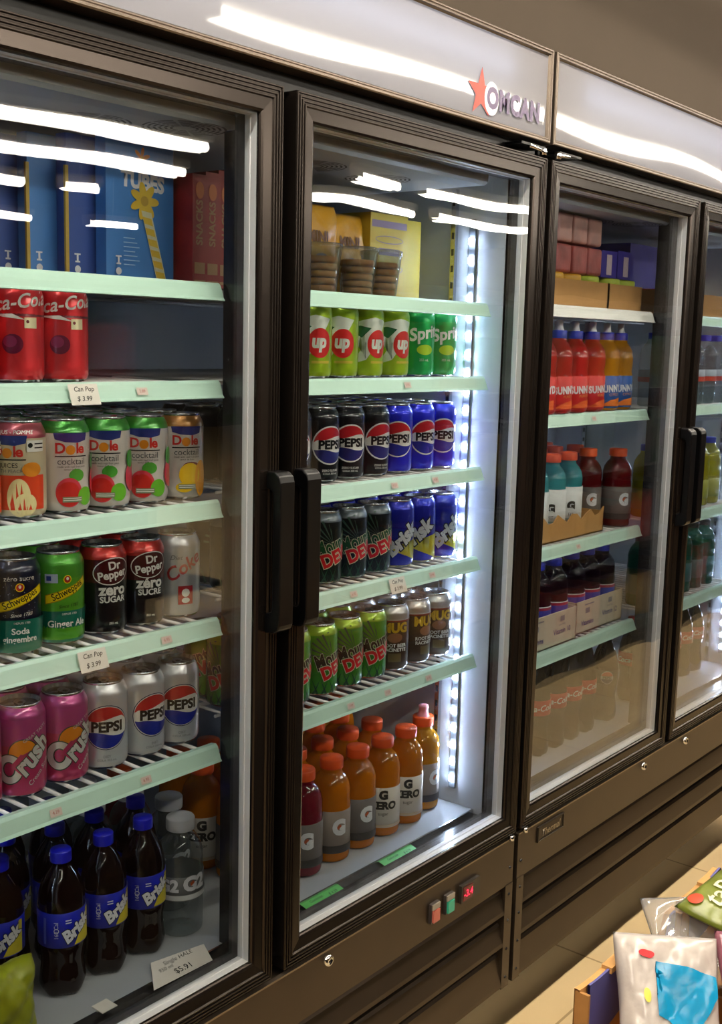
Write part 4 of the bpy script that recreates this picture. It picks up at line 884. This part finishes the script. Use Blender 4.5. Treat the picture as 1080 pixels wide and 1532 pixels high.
for i, (x, y) in enumerate([(-.47, .13), (-.385, .125), (-.318, .128)]):
    t = empty('snack_cup', (x, y, ZS+.001)); setp(t, f'clear plastic cup of cookies, {ORD[i]} from left on second door top shelf', 'cup', 'clear snack cups')
    MB().lathe([(.0001, 0, CLEARB), (.026, 0, CLEARB), (.034, .068, CLEARB), (.036, .069, CLEARB), (.036, .072, CLEARB)], 28).build('cup', t)
    MB().lathe([(.036, .072, CLEARB), (.036, .076, CLEARB), (.03, .078, CLEARB), (.0001, .079, CLEARB)], 28).build('lid', t)
    mb = MB()
    for k in range(5): mb.lathe([(.001, .004+k*.011, CK), (.024+.001*k, .004+k*.011, CK), (.025+.001*k, .008+k*.011, CK), (.023+.001*k, .013+k*.011, CK), (.001, .014+k*.011, CK)], 18)
    mb.build('cookie_filling', t)['kind'] = 'stuff'
# third door top shelf: trays, lids, pouches, violet tubs
z3 = Q[0]+.001
tray(.225, .472, .115, .30, z3, .058, TRAYC, 'snack_tray', 'brown cardboard tray with yellow and green lids, left on third door top shelf', 'tray')
tray(.476, .640, .115, .30, z3, .058, TRAYC, 'snack_tray', 'brown cardboard tray with lime green lids, right on third door top shelf', 'tray')
LG = mat('lid_lime', '#b4c83a', .4); LY = mat('lid_yellow', '#d8a22e', .4)
for i, (x, m, cn) in enumerate([(.27, LY, 'yellow'), (.345, LY, 'yellow'), (.425, LG, 'lime green'), (.525, LG, 'lime green'), (.60, LG, 'lime green')]):
    o = MB().lathe([(.001, 0, WHITE), (.030, 0, WHITE), (.034, .05, m), (.036, .052, m), (.036, .064, m), (.034, .067, m), (.001, .068, m)], 28).build('dip_tub'); o.location = (x, .155, z3+.0035)
    setp(o, f'round {cn} lidded tub in cardboard tray on top shelf, third door, {ORD[i]} from left', 'tub', 'lidded tubs in trays')
PKP = mat('pouch_pink', '#b08078', .3, noise=.25, nscale=25, bump=.2, bscale=40); PKR = mat('pouch_red', '#a0504e', .3, noise=.3, nscale=30, bump=.2, bscale=40)
for i, (x, z, m) in enumerate([(.29, .072, PKR), (.36, .072, PKR), (.29, .134, PKP), (.355, .134, PKP), (.42, .134, PKP), (.425, .072, PKR)]):
    mb = MB(); mb.box(x-.031, x+.031, .125, .27, z3+z, z3+z+.058, m); o = mb.build('sweet_box'); b = o.modifiers.new('b', 'BEVEL'); b.width = .006; b.segments = 3
    setp(o, f'wrapped pinkish sweets pack {"lower" if z < .1 else "upper"} layer, {ORD[i]} counted from left on tubs', 'pack', 'pink packs stacked on the trays')
VI = mat('violet_tub', '#3c3490', .25, 0, .5, noise=.1, nscale=30); VLW = mat('violet_label', '#b9a8b4', .5)
for i, (x0, x1, y0, y1, zz, h) in enumerate([(.462, .535, .13, .26, .072, .058), (.54, .618, .13, .26, .072, .062)]):
    d = Deco(); d.rect(-.012, .012, .006, .05, VLW); mb = MB().box(x0, x1, y0, y1, z3+zz, z3+zz+h, VI); mb.keep = True; d.wrap(mb, flat((x0+x1)/2, y0, z3+zz)); o = mb.build('candy_box')
    setp(o, f'violet blue clear candy box with pale label, {("left", "right")[i]} one on trays', 'box', 'violet candy boxes on trays')
o = MB().box(.74, .93, .2, .38, z3+.0605, z3+.17, VI).build('candy_box'); setp(o, 'large dark violet blue box seen at right edge through third door', 'box')

# yellow-green bag set inside to imitate a reflection in the door glass
o = bag_mesh(.13, .105, .06, 5, mat('reflected_bag_lime', '#8e941a', .35, noise=.2, nscale=30, bump=.3, bscale=40), .004).build('produce_bag'); o.location = (-1.10, .108, FLZ+.002)
setp(o, 'yellow-green crinkled shape standing for a reflection, bottom left corner behind the leftmost door', 'bag')

# ---------------------------------------------------------------- produce boxes in the aisle
PUR = mat('box_violet_print', '#585694', .55, noise=.08, nscale=25)
tb = empty('display_stand', (-.80, -.77, 0)); setp(tb, 'dark low display stand under the violet produce boxes, unseen, lengthened to darken door reflections', 'stand')
MB().box(-.62, 1.8, -.19, .19, .585, .615, mat('table_wood', '#3c3128', .6, noise=.1)).build('tabletop', tb)
MB().box(-.61, 1.79, -.18, .18, 0, .585, mat('stand_side', '#1c1a18', .6, noise=.05)).build('base', tb)  # unseen solid base, made dark so the lower doors reflect less bright floor
ZR, ZBX = .752, .616
def prod_box(x0, x1, i, posn):
    y0, y1 = -.95, -.592; t = empty('produce_box', (x0, y1, ZBX)); setp(t, f'corrugated produce box with violet printed flaps, {posn}', 'box', 'violet produce boxes in the aisle')
    L_ = x1-x0; H = ZR-ZBX; th = .006; n = 20
    def rim(u):  # long wall: high at the corners, dipping window between
        sm = lambda a, b, t: min(1, max(0, (t-a)/(b-a)))
        return H*(1-.5*sm(.46, .56, u)+.5*sm(.80, .88, u)) - .003*math.sin(u*9)
    mb = MB(); vs = []
    for k in range(n+1):
        u = k/n; z = rim(u); x = u*L_; vs += [(x, 0, 0), (x, 0, z), (x, -th, z), (x, -th, 0)]
    mb.add(vs, [f for k in range(n) for f in ((4*k, 4*k+1, 4*k+5, 4*k+4), (4*k+1, 4*k+2, 4*k+6, 4*k+5), (4*k+2, 4*k+3, 4*k+7, 4*k+6))], CARDIN)
    mb.box(0, L_, -(y1-y0), 0, 0, .004, CARD)
    mb.box(0, L_, -(y1-y0), -(y1-y0)+th, 0, H*.55, CARD)
    mb.build('box_tray', t)
    for s_, xa in ((0, 0.), (1, L_-.012)):   # end walls, double corrugated with visible layers
        mb = MB()
        for q in range(3):
            mb.box(xa+q*.0042, xa+q*.0042+.0034, -.016+.002*q, -.001, 0, H*(.98-.02*q), (CARD, CARDIN, CARD)[q])
            mb.box(xa+q*.0042, xa+q*.0042+.0034, -(y1-y0), -.016, 0, H*(.38-.02*q), (CARD, CARDIN, CARD)[q])
        mb.build('end_wall', t)
    # violet flap folded over the inside of the long wall, with its tabs
    mb = MB(); vs = []; m2 = 18
    for k in range(m2+1):
        u = .06+.88*k/m2; z = rim(u)+.002; zl = max(z-.052-.012*math.sin(u*6), .01); vs += [(u*L_, -th-.0015, z), (u*L_, -th-.0015, zl), (u*L_, -th-.004, zl), (u*L_, -th-.004, z)]
    mb.add(vs, [f for k in range(m2) for f in ((4*k, 4*k+4, 4*k+5, 4*k+1), (4*k+3, 4*k+2, 4*k+6, 4*k+7), (4*k, 4*k+3, 4*k+7, 4*k+4), (4*k+1, 4*k+5, 4*k+6, 4*k+2))], PUR)
    mb.build('violet_flap', t, label='violet printed inner flap')
    mb = MB().box(L_*.24, L_*.24+.032, -.0125, -.001, H-.005, H+.0016, CARDIN); mb.build('tab', t)
    return t
for i, (a, b, ps) in enumerate([(-1.21, -.985, 'nearest, only its corner tip showing at bottom edge'), (-.890, -.660, 'middle one holding the turquoise bag'), (-.650, -.415, 'second from far end with green printed bag'), (-.405, -.175, 'fourth in the row, just past the right edge'), (-.16, .07, 'unseen fifth one added for door reflections'), (.085, .315, 'unseen sixth one added for door reflections'), (.33, .56, 'unseen seventh one added for door reflections'), (.575, .805, 'unseen last one added for door reflections')]):
    prod_box(a, b, i, ps)  # fifth box onward is unseen, added for the glass doors to reflect
def laid(mb, nm, loc, rx, rz, lab, cat, ry=0):
    o = mb.build(nm); o.location = loc; o.rotation_euler = (math.radians(rx), math.radians(ry), math.radians(rz)); setp(o, lab, cat); return o
CLP = sheet('clear_film', '#f2f2f2', .10, 2.2, .12, .22, '#d8d2cc')
BLU = mat('bag_turquoise', '#0c8cbc', .25, noise=.06, nscale=15, bump=.15, bscale=30); BGW = mat('bag_pearl', '#bcb2aa', .22, noise=.05, bump=.12, bscale=35)
art = Deco(); art.poly([(-.012, .122), (.046, .110), (.045, .09), (.016, .045), (-.004, .066), (-.014, .070), (-.015, .088), (-.006, .1)], BLU); art.ell(-.022, .128, .0085, .0042, mat('bag_red_mark', '#d02a30', .4)); art.ell(-.024, .088, .0035, .007, mat('bag_yellow_mark', '#d8cf50', .4))
laid(bag_mesh(.105, .15, .03, 11, BGW, .003, art=art, n=40), 'produce_bag', (-.863, -.690, .665), -40, -56, 'pearl and turquoise plastic bag with a red mark in the middle violet box', 'bag')
art = Deco(); art.rect(-.06, .06, .02, .13, BLU)
laid(bag_mesh(.14, .14, .03, 12, BGW, .003, art=art, n=36), 'produce_bag', (-.915, -.765, .640), -55, -56, 'turquoise plastic bag lowest at the bottom edge in the middle violet box', 'bag')
SG = mat('bag_salad_green', '#6c7426', .3, noise=.3, nscale=18, bump=.35, bscale=18); CRM = mat('bag_cream_print', '#e6e0b8', .4)
art = Deco(); art.text('taBella', -.055, .160, .034, CRM, bold=.01, shear=.25); art.ring(.01, .08, .034, .034, .003, CRM, 30).ring(.01, .08, .028, .028, .002, CRM, 30); art.ell(-.106, .176, .009, .008, mat('bag_tomato', '#cc4422', .4)); art.ell(-.08, .1, .02, .03, mat('bag_leaf', '#565c18', .4))
laid(bag_mesh(.25, .19, .035, 13, SG, .003, art=art, n=40), 'salad_bag', (-.602, -.81, .748), -80, -2, 'olive green printed produce bag with cream script lettering', 'bag')
PNK = mat('bag_mauve', '#8a5460', .25, noise=.25, nscale=10, bump=.2, bscale=20)
laid(bag_mesh(.095, .155, .022, 14, PNK, .003, n=36), 'produce_bag', (-.812, -.775, .675), -45, -56, 'mauve pink glossy plastic bag at the lower right corner', 'bag')
laid(bag_mesh(.105, .10, .014, 15, CLP, .003, n=30), 'clear_bag', (-.742, -.672, .715), -50, -45, 'clear crumpled plastic bag between turquoise and green bags', 'bag')
